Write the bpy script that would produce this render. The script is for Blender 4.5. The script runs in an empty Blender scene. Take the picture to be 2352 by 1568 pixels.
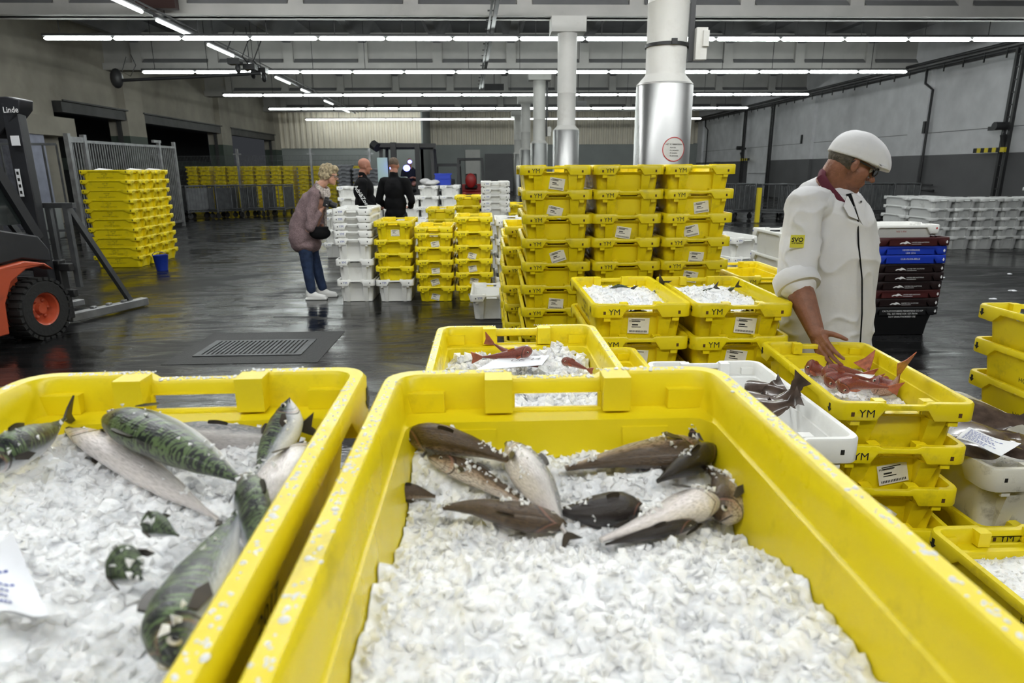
import bpy, bmesh, math, random
from mathutils import Vector, Matrix, noise, Euler
random.seed(7)
C = bpy.context.scene.collection
SC = bpy.context.scene
PI = math.pi
V = Vector

# ------------------------------------------------------------------ camera
FPX, ROLL, CAMH = 1500.0, .015, 1.57
_y = V((-59, 395, -FPX)).normalized()
_x = V((1, ROLL, (-59 + 395 * ROLL) / FPX)).normalized()
_z = _x.cross(_y)
WC = Matrix((_x, _y, _z))              # camera axes -> world rows
cam_d = bpy.data.cameras.new('camera')
cam_d.sensor_width = 36; cam_d.lens = FPX / 2352 * 36
cam_d.clip_start = .02; cam_d.clip_end = 200
cam_d.dof.use_dof = True; cam_d.dof.focus_distance = 2.2; cam_d.dof.aperture_fstop = 7.0
cam = bpy.data.objects.new('camera', cam_d); C.objects.link(cam)
cam.matrix_world = Matrix.Translation((0, 0, CAMH)) @ WC.to_4x4()
SC.camera = cam

def P(px, py, Y):                      # the point at distance Y along the hall seen at a pixel
    d = WC @ V(((px - 1176) / FPX, (784 - py) / FPX, -1))
    return V((0, 0, CAMH)) + d * (Y / d.y)
def PZ(px, py, Z):
    d = WC @ V(((px - 1176) / FPX, (784 - py) / FPX, -1))
    return V((0, 0, CAMH)) + d * ((Z - CAMH) / d.z)

# ------------------------------------------------------------------ world, exposure
w = bpy.data.worlds.new('world'); SC.world = w; w.use_nodes = True
w.node_tree.nodes['Background'].inputs[0].default_value = (.75, .8, .9, 1)
w.node_tree.nodes['Background'].inputs[1].default_value = .02
SC.view_settings.view_transform = 'Standard'; SC.view_settings.look = 'None'
SC.view_settings.gamma = 1; SC.view_settings.use_curve_mapping = False
SC.view_settings.exposure = 1.05
TUBE_FRONT, TUBE_BACK = 11.0, 42.0     # lamp brightness: rows down the hall, rows above the sorting area

# ------------------------------------------------------------------ materials
def mat(name, col, rough=.5, metal=0, var=0, vscale=8, bump=0, bscale=60, spec=.5, rnd=0, dirt=0, dscale=5,
        dcol=(.05, .04, .02), sss=0, emis=0, coat=0, trans=0, ior=1.45, rvar=0, stretch=None, det=4):
    m = bpy.data.materials.new(name); m.use_nodes = True
    nt = m.node_tree; b = nt.nodes['Principled BSDF']; N = nt.nodes.new; L = nt.links.new
    b.inputs['Base Color'].default_value = (*col, 1); b.inputs['Roughness'].default_value = rough
    b.inputs['Metallic'].default_value = metal; b.inputs['Specular IOR Level'].default_value = spec
    b.inputs['IOR'].default_value = ior
    if sss: b.inputs['Subsurface Weight'].default_value = sss; b.inputs['Subsurface Radius'].default_value = (.02, .02, .022); b.inputs['Subsurface Scale'].default_value = .5
    if coat: b.inputs['Coat Weight'].default_value = coat; b.inputs['Coat Roughness'].default_value = .1
    if trans: b.inputs['Transmission Weight'].default_value = trans
    if emis: b.inputs['Emission Color'].default_value = (*col, 1); b.inputs['Emission Strength'].default_value = emis
    src = None
    if var or bump or dirt or rvar:
        tc = N('ShaderNodeTexCoord'); co = tc.outputs['Object']
        if stretch:
            mp = N('ShaderNodeMapping'); mp.inputs['Scale'].default_value = stretch; L(co, mp.inputs[0]); co = mp.outputs[0]
    if var:
        n = N('ShaderNodeTexNoise'); n.inputs['Scale'].default_value = vscale; n.inputs['Detail'].default_value = det; L(co, n.inputs[0])
        mr = N('ShaderNodeMapRange'); mr.inputs[1].default_value = .3; mr.inputs[2].default_value = .7
        mr.inputs[3].default_value = 1 - var; mr.inputs[4].default_value = 1 + var * .6; L(n.outputs[0], mr.inputs[0])
        h = N('ShaderNodeHueSaturation'); h.inputs['Color'].default_value = (*col, 1); L(mr.outputs[0], h.inputs['Value']); src = h.outputs[0]
    if dirt:
        n = N('ShaderNodeTexNoise'); n.inputs['Scale'].default_value = dscale; n.inputs['Detail'].default_value = 8; n.inputs['Roughness'].default_value = .7
        oi = N('ShaderNodeObjectInfo'); va = N('ShaderNodeVectorMath'); va.operation = 'ADD'
        cb = N('ShaderNodeCombineXYZ'); mu = N('ShaderNodeMath'); mu.operation = 'MULTIPLY'; mu.inputs[1].default_value = 50; L(oi.outputs['Random'], mu.inputs[0]); L(mu.outputs[0], cb.inputs[0])
        L(co, va.inputs[0]); L(cb.outputs[0], va.inputs[1]); L(va.outputs[0], n.inputs[0])
        mr = N('ShaderNodeMapRange'); mr.inputs[1].default_value = .56; mr.inputs[2].default_value = .75; mr.inputs[3].default_value = 0; mr.inputs[4].default_value = dirt; L(n.outputs[0], mr.inputs[0])
        mx = N('ShaderNodeMix'); mx.data_type = 'RGBA'; L(mr.outputs[0], mx.inputs[0])
        if src: L(src, mx.inputs[6])
        else: mx.inputs[6].default_value = (*col, 1)
        mx.inputs[7].default_value = (*dcol, 1); src = mx.outputs[2]
    if rnd:
        oi = N('ShaderNodeObjectInfo'); mr = N('ShaderNodeMapRange'); mr.inputs[3].default_value = 1 - rnd; mr.inputs[4].default_value = 1 + rnd * .3
        L(oi.outputs['Random'], mr.inputs[0]); h = N('ShaderNodeHueSaturation'); L(mr.outputs[0], h.inputs['Value'])
        if src: L(src, h.inputs['Color'])
        else: h.inputs['Color'].default_value = (*col, 1)
        src = h.outputs[0]
    if src: L(src, b.inputs['Base Color'])
    if rvar:
        n = N('ShaderNodeTexNoise'); n.inputs['Scale'].default_value = vscale * .7; n.inputs['Detail'].default_value = 5; L(co, n.inputs[0])
        mr = N('ShaderNodeMapRange'); mr.inputs[1].default_value = .35; mr.inputs[2].default_value = .65
        mr.inputs[3].default_value = max(.02, rough - rvar); mr.inputs[4].default_value = rough + rvar; L(n.outputs[0], mr.inputs[0]); L(mr.outputs[0], b.inputs['Roughness'])
    if bump:
        n = N('ShaderNodeTexNoise'); n.inputs['Scale'].default_value = bscale; n.inputs['Detail'].default_value = 4; L(co, n.inputs[0])
        bp = N('ShaderNodeBump'); bp.inputs['Strength'].default_value = bump; bp.inputs['Distance'].default_value = .01; L(n.outputs[0], bp.inputs['Height']); L(bp.outputs[0], b.inputs['Normal'])
    return m

M = {}
YC = (.86, .69, .008)
M['yellow'] = mat('yellow_plastic', YC, .34, dirt=.55, dscale=7, dcol=(.30, .24, .02), rnd=.10, bump=.12, bscale=25, rvar=.1, vscale=6)
M['white_pl'] = mat('white_plastic', (.83, .83, .80), .38, dirt=.3, dscale=6, dcol=(.42, .40, .34), rnd=.06, bump=.1, bscale=20)
M['white_dirty'] = mat('worn_white_plastic', (.68, .66, .58), .42, dirt=.8, dscale=10, dcol=(.15, .13, .09), bump=.15, bscale=30)
M['white_far'] = mat('grey_white_plastic', (.62, .63, .62), .45, dirt=.5, dscale=4, dcol=(.2, .2, .19), rnd=.15)
M['maroon'] = mat('maroon_plastic', (.065, .014, .014), .38, dirt=.5, dscale=6, dcol=(.16, .06, .05), rnd=.3)
M['darkmaroon'] = mat('black_maroon_plastic', (.014, .007, .007), .38, dirt=.3, dcol=(.06, .03, .03))
M['blackpl'] = mat('black_plastic', (.010, .010, .011), .4)
M['bluepl'] = mat('blue_plastic', (.012, .045, .45), .38, dirt=.4, dcol=(.05, .1, .4), rnd=.15)
M['ink'] = mat('black_ink', (.012, .012, .012), .6)
M['hole'] = mat('recess_shade', (.10, .045, .01), .8)  # flat brown painted for the shade inside the small flange slots
M['blueink'] = mat('blue_ink', (.03, .06, .35), .6)
M['redink'] = mat('red_ink', (.5, .03, .03), .6)
M['whiteink'] = mat('white_ink', (.8, .8, .8), .6)
M['paper'] = mat('label_paper', (.80, .78, .70), .7, var=.12, vscale=20)
M['sheet'] = mat('paper_sheet', (.82, .83, .86), .6)
M['concrete'] = mat('painted_concrete', (.50, .485, .45), .8, var=.18, vscale=1.2, dirt=.5, dscale=.9, dcol=(.22, .21, .19), bump=.2, bscale=8)
M['beam'] = mat('beam_concrete', (.44, .43, .41), .8, var=.15, vscale=1, dirt=.35, dscale=.7, dcol=(.2, .19, .18))
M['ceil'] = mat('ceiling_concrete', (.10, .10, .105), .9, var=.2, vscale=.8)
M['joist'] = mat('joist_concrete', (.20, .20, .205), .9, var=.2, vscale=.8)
M['shaft'] = mat('column_paint', (.60, .59, .56), .6, var=.06, vscale=2, dirt=.4, dscale=3, dcol=(.4, .38, .34), bump=.1, bscale=12)
M['steel'] = mat('brushed_steel', (.40, .40, .395), .36, 1, var=.12, vscale=3, rvar=.1, bump=.04, bscale=200, stretch=(1, 1, .05))
M['galv'] = mat('galvanised_steel', (.34, .345, .35), .45, .8, var=.3, vscale=6)
M['dgalv'] = mat('dark_galvanised_steel', (.13, .135, .14), .5, .7, var=.3, vscale=6)
M['dark'] = mat('dark_paint', (.018, .018, .019), .5)
M['pipe'] = mat('pipe_paint', (.03, .03, .032), .5)
M['void'] = mat('opening_darkness', (.02, .021, .022), .9, var=.3)  # darkness inside the loading openings, put into a near-black colour
M['green'] = mat('green_paint', (.055, .075, .06), .6, var=.15, vscale=2)
M['shutter'] = mat('shutter_box_steel', (.06, .06, .06), .6, .3, var=.3, vscale=2)
M['rubber'] = mat('tyre_rubber', (.014, .014, .014), .75, bump=.4, bscale=40)
M['orange'] = mat('red_orange_paint', (.46, .075, .030), .4, dirt=.6, dscale=4, dcol=(.12, .04, .03), coat=.2)
M['red'] = mat('red_paint', (.35, .02, .02), .4)
M['body'] = mat('charcoal_plastic', (.022, .023, .027), .42, var=.2, vscale=5)
M['glass'] = mat('dark_glass', (.02, .025, .025), .06, spec=.8)
M['stripY'] = mat('yellow_stripe_paint', (.75, .6, .02), .5)
M['lamp'] = mat('lamp_glow', (1, 1, 1), emis=25)
M['bluelamp'] = mat('blue_lamp_glow', (.12, .15, 1), emis=6)
M['paleglass'] = mat('lit_pale_panel', (.45, .6, .55), .3)
M['bucket'] = mat('blue_bucket', (.01, .035, .30), .4)
M['cloth_white'] = mat('white_cotton', (.66, .655, .66), .85, var=.05, vscale=5, bump=.35, bscale=14, dirt=.12, dscale=4, dcol=(.48, .48, .5))
M['maroon_cloth'] = mat('maroon_cotton', (.085, .010, .022), .85)
M['black_cloth'] = mat('black_fleece', (.006, .006, .007), .9, spec=.2)
M['denim'] = mat('dark_denim', (.018, .035, .085), .85, var=.35, vscale=14, bump=.5, bscale=18)
M['navy'] = mat('navy_work_trousers', (.012, .015, .024), .85)
M['sweater'] = mat('mauve_knit', (.235, .165, .17), .95, var=.35, vscale=90, bump=.6, bscale=60)
M['scarf'] = mat('patterned_scarf', (.50, .44, .40), .9, var=.6, vscale=60)
M['skin'] = mat('tanned_skin', (.25, .105, .060), .48, var=.22, vscale=35, sss=.08, bump=.25, bscale=120)
M['skin2'] = mat('light_skin', (.55, .30, .21), .5, var=.1, vscale=30, sss=.08)
M['skin3'] = mat('ruddy_skin', (.42, .19, .13), .5, var=.1, vscale=30, sss=.08)
M['lips'] = mat('lips', (.26, .085, .06), .45)
M['hair_grey'] = mat('grey_brown_hair', (.09, .075, .055), .7, var=.5, vscale=60, bump=.8, bscale=90)
M['hair_blond'] = mat('blond_grey_hair', (.42, .34, .21), .7, var=.55, vscale=40, bump=1, bscale=60)
M['hair_short'] = mat('cropped_hair', (.12, .085, .06), .8, var=.4, vscale=60)
M['shoe'] = mat('white_canvas', (.80, .80, .78), .7)
M['brick'] = mat('grey_brick', (.10, .10, .12), .9, var=.4, vscale=5)
M['icebits'] = None

def grad_mat(name, build):
    m = bpy.data.materials.new(name); m.use_nodes = True; build(m.node_tree, m.node_tree.nodes['Principled BSDF']); return m

def floor_nodes(nt, b):
    N = nt.nodes.new; L = nt.links.new
    tc = N('ShaderNodeTexCoord')
    mp = N('ShaderNodeMapping'); mp.inputs['Scale'].default_value = (1.0, .75, 1); mp.inputs['Rotation'].default_value = (0, 0, .25); L(tc.outputs['Object'], mp.inputs[0])
    d = N('ShaderNodeTexNoise'); d.inputs['Scale'].default_value = .35; d.inputs['Detail'].default_value = 3; d.inputs['Distortion'].default_value = 1.8; L(mp.outputs[0], d.inputs[0])
    # wet film: swirled tyre tracks drawn through it
    mp2 = N('ShaderNodeMapping'); mp2.inputs['Scale'].default_value = (.55, 2.3, 1); mp2.inputs['Rotation'].default_value = (0, 0, -.22); L(tc.outputs['Object'], mp2.inputs[0])
    s = N('ShaderNodeTexNoise'); s.inputs['Scale'].default_value = 1.5; s.inputs['Detail'].default_value = 7; s.inputs['Roughness'].default_value = .65; s.inputs['Distortion'].default_value = 1.2; L(mp2.outputs[0], s.inputs[0])
    a = N('ShaderNodeMath'); a.operation = 'MULTIPLY_ADD'; a.inputs[1].default_value = .55; L(d.outputs[0], a.inputs[0])
    a2 = N('ShaderNodeMath'); a2.operation = 'MULTIPLY'; a2.inputs[1].default_value = .5; L(s.outputs[0], a2.inputs[0]); L(a2.outputs[0], a.inputs[2])
    r = N('ShaderNodeValToRGB'); r.color_ramp.elements[0].position = .44; r.color_ramp.elements[1].position = .62
    r.color_ramp.elements[0].color = (.07, .07, .07, 1); r.color_ramp.elements[1].color = (.46, .46, .46, 1); L(a.outputs[0], r.inputs[0])
    L(r.outputs[0], b.inputs['Roughness'])
    c = N('ShaderNodeValToRGB'); c.color_ramp.elements[0].position = .42; c.color_ramp.elements[1].position = .7
    c.color_ramp.elements[0].color = (.006, .006, .0062, 1); c.color_ramp.elements[1].color = (.020, .020, .021, 1); L(a.outputs[0], c.inputs[0])
    L(c.outputs[0], b.inputs['Base Color'])
    g = N('ShaderNodeTexNoise'); g.inputs['Scale'].default_value = 60; g.inputs['Detail'].default_value = 3; L(tc.outputs['Object'], g.inputs[0])
    m1 = N('ShaderNodeMath'); m1.operation = 'MULTIPLY'; L(g.outputs[0], m1.inputs[0]); L(r.outputs[0], m1.inputs[1])
    w2 = N('ShaderNodeTexNoise'); w2.inputs['Scale'].default_value = 2.5; w2.inputs['Detail'].default_value = 5; L(mp2.outputs[0], w2.inputs[0])
    ad = N('ShaderNodeMath'); ad.operation = 'MULTIPLY_ADD'; ad.inputs[1].default_value = .9; L(w2.outputs[0], ad.inputs[0]); L(m1.outputs[0], ad.inputs[2])
    bp = N('ShaderNodeBump'); bp.inputs['Strength'].default_value = .5; bp.inputs['Distance'].default_value = .012; L(ad.outputs[0], bp.inputs['Height']); L(bp.outputs[0], b.inputs['Normal'])
    sp = N('ShaderNodeMapRange'); sp.inputs[1].default_value = .46; sp.inputs[2].default_value = .58; sp.inputs[3].default_value = .75; sp.inputs[4].default_value = .12; L(a.outputs[0], sp.inputs[0]); L(sp.outputs[0], b.inputs['Specular IOR Level'])
M['floor'] = grad_mat('wet_asphalt', floor_nodes)

def ice_nodes(nt, b):
    N = nt.nodes.new; L = nt.links.new
    tc = N('ShaderNodeTexCoord')
    n = N('ShaderNodeTexNoise'); n.inputs['Scale'].default_value = 22; n.inputs['Detail'].default_value = 6; n.inputs['Roughness'].default_value = .7; L(tc.outputs['Object'], n.inputs[0])
    c = N('ShaderNodeValToRGB'); c.color_ramp.elements[0].position = .34; c.color_ramp.elements[1].position = .52
    c.color_ramp.elements[0].color = (.70, .71, .73, 1); c.color_ramp.elements[1].color = (.93, .935, .945, 1); L(n.outputs[0], c.inputs[0]); L(c.outputs[0], b.inputs['Base Color'])
    v = N('ShaderNodeTexVoronoi'); v.inputs['Scale'].default_value = 130; L(tc.outputs['Object'], v.inputs['Vector'])
    bp = N('ShaderNodeBump'); bp.inputs['Strength'].default_value = .55; bp.inputs['Distance'].default_value = .004; L(v.outputs['Distance'], bp.inputs['Height']); L(bp.outputs[0], b.inputs['Normal'])
    b.inputs['Roughness'].default_value = .28
    b.inputs['Subsurface Weight'].default_value = .5; b.inputs['Subsurface Radius'].default_value = (.012, .013, .014); b.inputs['Subsurface Scale'].default_value = .6
M['ice'] = grad_mat('crushed_ice', ice_nodes)

def fish_nodes(back, back2, side, belly, stripes, rough=.22, sp=.0, edge=.36):
    def f(nt, b):
        N = nt.nodes.new; L = nt.links.new
        uv = N('ShaderNodeUVMap'); sx = N('ShaderNodeSeparateXYZ'); L(uv.outputs[0], sx.inputs[0])
        n = N('ShaderNodeTexNoise'); n.inputs['Scale'].default_value = 9; n.inputs['Detail'].default_value = 4; L(uv.outputs[0], n.inputs[0])
        # colour round the body: v 0 = back, 1 = belly
        vv = N('ShaderNodeMath'); vv.operation = 'MULTIPLY_ADD'; vv.inputs[1].default_value = .22; L(n.outputs[0], vv.inputs[0])
        v0 = N('ShaderNodeMath'); v0.operation = 'SUBTRACT'; v0.inputs[1].default_value = .11; L(sx.outputs[1], v0.inputs[0]); L(v0.outputs[0], vv.inputs[2])
        r = N('ShaderNodeValToRGB'); e = r.color_ramp.elements
        e[0].position = edge; e[0].color = (*back, 1); e[1].position = 1; e[1].color = (*belly, 1)
        k = e.new(edge + .12); k.color = (*side, 1); k = e.new(.75); k.color = (*belly, 1)
        L(vv.outputs[0], r.inputs[0]); col = r.outputs[0]
        if stripes:
            mp = N('ShaderNodeMapping'); mp.inputs['Scale'].default_value = (34, 2.6, 1); L(uv.outputs[0], mp.inputs[0])
            wv = N('ShaderNodeTexNoise'); wv.inputs['Scale'].default_value = 1.15; wv.inputs['Detail'].default_value = 1.2; wv.inputs['Distortion'].default_value = 1.6; L(mp.outputs[0], wv.inputs[0])
            th = N('ShaderNodeMapRange'); th.inputs[1].default_value = .51; th.inputs[2].default_value = .57; L(wv.outputs[0], th.inputs[0])
            ms = N('ShaderNodeMapRange'); ms.inputs[1].default_value = edge + .04; ms.inputs[2].default_value = edge + .10; ms.inputs[3].default_value = 1; ms.inputs[4].default_value = 0; L(sx.outputs[1], ms.inputs[0])
            mm = N('ShaderNodeMath'); mm.operation = 'MULTIPLY'; L(th.outputs[0], mm.inputs[0]); L(ms.outputs[0], mm.inputs[1])
            mx = N('ShaderNodeMix'); mx.data_type = 'RGBA'; L(mm.outputs[0], mx.inputs[0]); L(col, mx.inputs[6]); mx.inputs[7].default_value = (*back2, 1); col = mx.outputs[2]
        else:
            n2 = N('ShaderNodeTexNoise'); n2.inputs['Scale'].default_value = 30; n2.inputs['Detail'].default_value = 5; L(uv.outputs[0], n2.inputs[0])
            th = N('ShaderNodeMapRange'); th.inputs[1].default_value = .44; th.inputs[2].default_value = .64; th.inputs[4].default_value = .7; L(n2.outputs[0], th.inputs[0])
            mx = N('ShaderNodeMix'); mx.data_type = 'RGBA'; L(th.outputs[0], mx.inputs[0]); L(col, mx.inputs[6]); mx.inputs[7].default_value = (*back2, 1); col = mx.outputs[2]
        def arc(u0, wdt, amt, bend, colr, col):
            q = N('ShaderNodeMath'); q.operation = 'MULTIPLY_ADD'; q.inputs[1].default_value = 1; q.inputs[2].default_value = -.55; L(sx.outputs[1], q.inputs[0])
            q2 = N('ShaderNodeMath'); q2.operation = 'MULTIPLY'; L(q.outputs[0], q2.inputs[0]); L(q.outputs[0], q2.inputs[1])
            q3 = N('ShaderNodeMath'); q3.operation = 'MULTIPLY_ADD'; q3.inputs[1].default_value = bend; L(q2.outputs[0], q3.inputs[0]); L(sx.outputs[0], q3.inputs[2])
            q4 = N('ShaderNodeMath'); q4.operation = 'SUBTRACT'; q4.inputs[1].default_value = u0; L(q3.outputs[0], q4.inputs[0])
            q5 = N('ShaderNodeMath'); q5.operation = 'ABSOLUTE'; L(q4.outputs[0], q5.inputs[0])
            q6 = N('ShaderNodeMapRange'); q6.inputs[1].default_value = wdt * .4; q6.inputs[2].default_value = wdt; q6.inputs[3].default_value = amt; q6.inputs[4].default_value = 0; L(q5.outputs[0], q6.inputs[0])
            mx = N('ShaderNodeMix'); mx.data_type = 'RGBA'; L(q6.outputs[0], mx.inputs[0]); L(col, mx.inputs[6]); mx.inputs[7].default_value = (*colr, 1); return mx.outputs[2]
        col = arc(.235, .012, .85, .45, (.03, .015, .012), col); col = arc(.155, .008, .4, .35, (.05, .03, .02), col); col = arc(.205, .016, .25, .45, (.5, .2, .15), col)
        L(col, b.inputs['Base Color'])
        b.inputs['Roughness'].default_value = rough; b.inputs['Metallic'].default_value = sp
        b.inputs['Specular IOR Level'].default_value = .5; b.inputs['Coat Weight'].default_value = .12; b.inputs['Coat Roughness'].default_value = .15
        n3 = N('ShaderNodeTexNoise'); n3.inputs['Scale'].default_value = 38; n3.inputs['Detail'].default_value = 5; L(uv.outputs[0], n3.inputs[0])
        bp = N('ShaderNodeBump'); bp.inputs['Strength'].default_value = .5; bp.inputs['Distance'].default_value = .003; L(n3.outputs[0], bp.inputs['Height']); L(bp.outputs[0], b.inputs['Normal'])
    return f
M['mackerel'] = grad_mat('mackerel_skin', fish_nodes((.004, .007, .008), (.10, .15, .06), (.34, .36, .39), (.78, .78, .79), True, .34, .1, .47))
M['whiting'] = grad_mat('brown_cod_skin', fish_nodes((.085, .052, .026), (.026, .016, .010), (.38, .27, .19), (.74, .66, .62), False, .25, .1, .38))
M['darkfish'] = grad_mat('dark_brown_skin', fish_nodes((.020, .013, .010), (.008, .005, .004), (.05, .034, .025), (.45, .36, .32), False, .2, 0, .62))
M['palefish'] = grad_mat('silver_fish_skin', fish_nodes((.20, .21, .22), (.50, .46, .44), (.60, .57, .55), (.82, .76, .74), False, .22, .2, .15))
M['gurnard'] = grad_mat('red_gurnard_skin', fish_nodes((.22, .045, .025), (.10, .018, .012), (.40, .13, .09), (.62, .42, .36), False, .3, 0, .45))
M['flat'] = mat('brown_flatfish_skin', (.085, .058, .045), .25, var=.5, vscale=25, coat=.4)
M['fin'] = mat('dark_fin', (.05, .04, .03), .35, var=.4, vscale=50)
M['finr'] = mat('orange_fin', (.42, .12, .06), .35, var=.4, vscale=50)
M['eyeb'] = mat('fish_pupil', (.004, .004, .004), .08)
M['eyew'] = mat('fish_iris', (.55, .52, .45), .2, .3)

# ------------------------------------------------------------------ mesh helpers
class MB:
    def __init__(s): s.v = []; s.f = []; s.m = []; s.sm = []
    def add(s, vs, fs, mi=0, smooth=False):
        o = len(s.v); s.v += [tuple(v) for v in vs]
        for f in fs: s.f.append(tuple(o + i for i in f)); s.m.append(mi); s.sm.append(smooth)
        return s
    def loft(s, rings, n=32, mi=0):                      # horizontal ellipses (centre, rx, ry)
        vs = [(c[0] + rx * math.cos(2 * PI * k / n), c[1] + ry * math.sin(2 * PI * k / n), c[2]) for c, rx, ry in rings for k in range(n)]
        fs = [(i * n + k, i * n + (k + 1) % n, (i + 1) * n + (k + 1) % n, (i + 1) * n + k) for i in range(len(rings) - 1) for k in range(n)]
        return s.add(vs, fs + [tuple(range(n)), tuple((len(rings) - 1) * n + k for k in range(n))], mi, True)
    def box(s, c, d, mi=0, rot=None):
        c = V(c); d = V(d) / 2
        vs = [V((x, y, z)) for x in (-d.x, d.x) for y in (-d.y, d.y) for z in (-d.z, d.z)]
        if rot: vs = [rot @ v for v in vs]
        return s.add([v + c for v in vs], [(0, 1, 3, 2), (4, 6, 7, 5), (0, 4, 5, 1), (2, 3, 7, 6), (0, 2, 6, 4), (1, 5, 7, 3)], mi)
    def bar(s, p, q, a, b=None, mi=0, up=(0, 0, 1)):      # rectangular bar from p to q
        p = V(p); q = V(q); b = b or a; d = q - p
        if d.length < 1e-6: return s
        t = d.normalized(); u = V(up)
        if abs(t.dot(u)) > .98: u = V((1, 0, 0)) if abs(t.x) < .9 else V((0, 1, 0))
        x = t.cross(u).normalized(); y = x.cross(t)
        vs = [r + x * sx * a / 2 + y * sy * b / 2 for r in (p, q) for sx in (-1, 1) for sy in (-1, 1)]
        return s.add(vs, [(0, 2, 3, 1), (4, 5, 7, 6), (0, 1, 5, 4), (2, 6, 7, 3), (0, 4, 6, 2), (1, 3, 7, 5)], mi)
    def tube(s, pts, r, n=10, mi=0, cap=True, flat=1.0, up=None):
        pts = [V(p) for p in pts]; rs = r if isinstance(r, (list, tuple)) else [r] * len(pts)
        vs = []; prev = None
        for i, p in enumerate(pts):
            t = (pts[min(i + 1, len(pts) - 1)] - pts[max(i - 1, 0)])
            t = t.normalized() if t.length > 1e-9 else V((0, 0, 1))
            if prev is None:
                u = V(up) if up else (V((0, 0, 1)) if abs(t.z) < .9 else V((1, 0, 0)))
            else: u = prev
            x = t.cross(u)
            x = x.normalized() if x.length > 1e-6 else V((1, 0, 0))
            y = x.cross(t).normalized(); prev = y
            for k in range(n):
                a = 2 * PI * k / n
                vs.append(p + (x * math.cos(a) * flat + y * math.sin(a)) * rs[i])
        fs = []
        for i in range(len(pts) - 1):
            for k in range(n):
                fs.append((i * n + k, i * n + (k + 1) % n, (i + 1) * n + (k + 1) % n, (i + 1) * n + k))
        if cap: fs.append(tuple(range(n - 1, -1, -1))); fs.append(tuple((len(pts) - 1) * n + k for k in range(n)))
        return s.add(vs, fs, mi, True)
    def lathe(s, prof, c=(0, 0, 0), n=32, mi=0, axis='z', caps=True):
        c = V(c); vs = []
        for r, z in prof:
            for k in range(n):
                a = 2 * PI * k / n; v = V((r * math.cos(a), r * math.sin(a), z))
                if axis == 'x': v = V((v.z, v.x, v.y))
                if axis == 'y': v = V((v.x, v.z, v.y))
                vs.append(c + v)
        fs = []
        for i in range(len(prof) - 1):
            for k in range(n): fs.append((i * n + k, i * n + (k + 1) % n, (i + 1) * n + (k + 1) % n, (i + 1) * n + k))
        if not caps: return s.add(vs, fs, mi, True)
        if prof[0][0] > 1e-5: fs.append(tuple(range(n - 1, -1, -1)))
        if prof[-1][0] > 1e-5: fs.append(tuple((len(prof) - 1) * n + k for k in range(n)))
        return s.add(vs, fs, mi, True)
    def ell(s, c, r, rot=None, n=12, mi=0):
        c = V(c); r = V(r) if hasattr(r, '__len__') else V((r, r, r)); vs = []; rings = n
        for i in range(rings + 1):
            th = PI * i / rings
            for k in range(2 * n):
                ph = PI * k / n
                v = V((r.x * math.sin(th) * math.cos(ph), r.y * math.sin(th) * math.sin(ph), r.z * math.cos(th)))
                vs.append(c + (rot @ v if rot else v))
        fs = []
        m = 2 * n
        for i in range(rings):
            for k in range(m): fs.append((i * m + k, (i + 1) * m + k, (i + 1) * m + (k + 1) % m, i * m + (k + 1) % m))
        return s.add(vs, fs, mi, True)
    def cap(s, p, q, r0, r1, n=12, mi=0):                # tapered capsule
        p = V(p); q = V(q); t = (q - p); L = t.length; t = t.normalized() if L > 1e-6 else V((0, 0, 1)); pts = []; rs = []
        for i in range(5): a = PI / 2 * (1 - i / 4); pts.append(p - t * r0 * math.sin(a)); rs.append(max(r0 * math.cos(a), 1e-4))
        for i in range(1, 4): pts.append(p.lerp(q, i / 4)); rs.append(r0 + (r1 - r0) * i / 4)
        for i in range(5): a = PI / 2 * i / 4; pts.append(q + t * r1 * math.sin(a)); rs.append(max(r1 * math.cos(a), 1e-4))
        return s.tube(pts, rs, n, mi)
    def prism(s, poly, o, ax, ay, an, depth, mi=0):      # polygon in the plane (o, ax, ay), pushed along an
        o = V(o); ax = V(ax); ay = V(ay); an = V(an); n = len(poly)
        vs = [o + ax * x + ay * y for x, y in poly] + [o + ax * x + ay * y + an * depth for x, y in poly]
        return s.add(vs, [tuple(range(n)), tuple(range(2 * n - 1, n - 1, -1))] + [(i, n + i, n + (i + 1) % n, (i + 1) % n) for i in range(n)], mi)
    def text(s, st, o, ax, ay, size, mi=0, align='c', bold=0):
        vs, fs, wd = text_mesh(st, bold); o = V(o); ax = V(ax); ay = V(ay)
        dx = {'c': -wd / 2, 'l': 0, 'r': -wd}[align]
        return s.add([o + ax * ((x + dx) * size) + ay * ((y - .35) * size) for x, y in vs], fs, mi)
    def mesh(s, name, mats, fix=True, bev=0):
        me = bpy.data.meshes.new(name); me.from_pydata(s.v, [], s.f)
        for m_ in (mats if isinstance(mats, (list, tuple)) else [mats]): me.materials.append(m_)
        me.polygons.foreach_set('material_index', s.m); me.polygons.foreach_set('use_smooth', [True] * len(s.f))
        if fix:
            bm = bmesh.new(); bm.from_mesh(me); bmesh.ops.recalc_face_normals(bm, faces=bm.faces); bm.to_mesh(me); bm.free()
        me.update(); me.set_sharp_from_angle(angle=math.radians(38))
        return me
    def obj(s, name, mats, parent=None, fix=True, bev=0, loc=None):
        me = s.mesh(name, mats, fix); o = bpy.data.objects.new(name, me); C.objects.link(o)
        if parent: o.parent = parent
        if loc is not None: o.location = loc
        if bev:
            b = o.modifiers.new('bevel', 'BEVEL'); b.width = bev; b.segments = 2; b.limit_method = 'ANGLE'; b.angle_limit = math.radians(40)
        return o
_tx = {}
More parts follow.
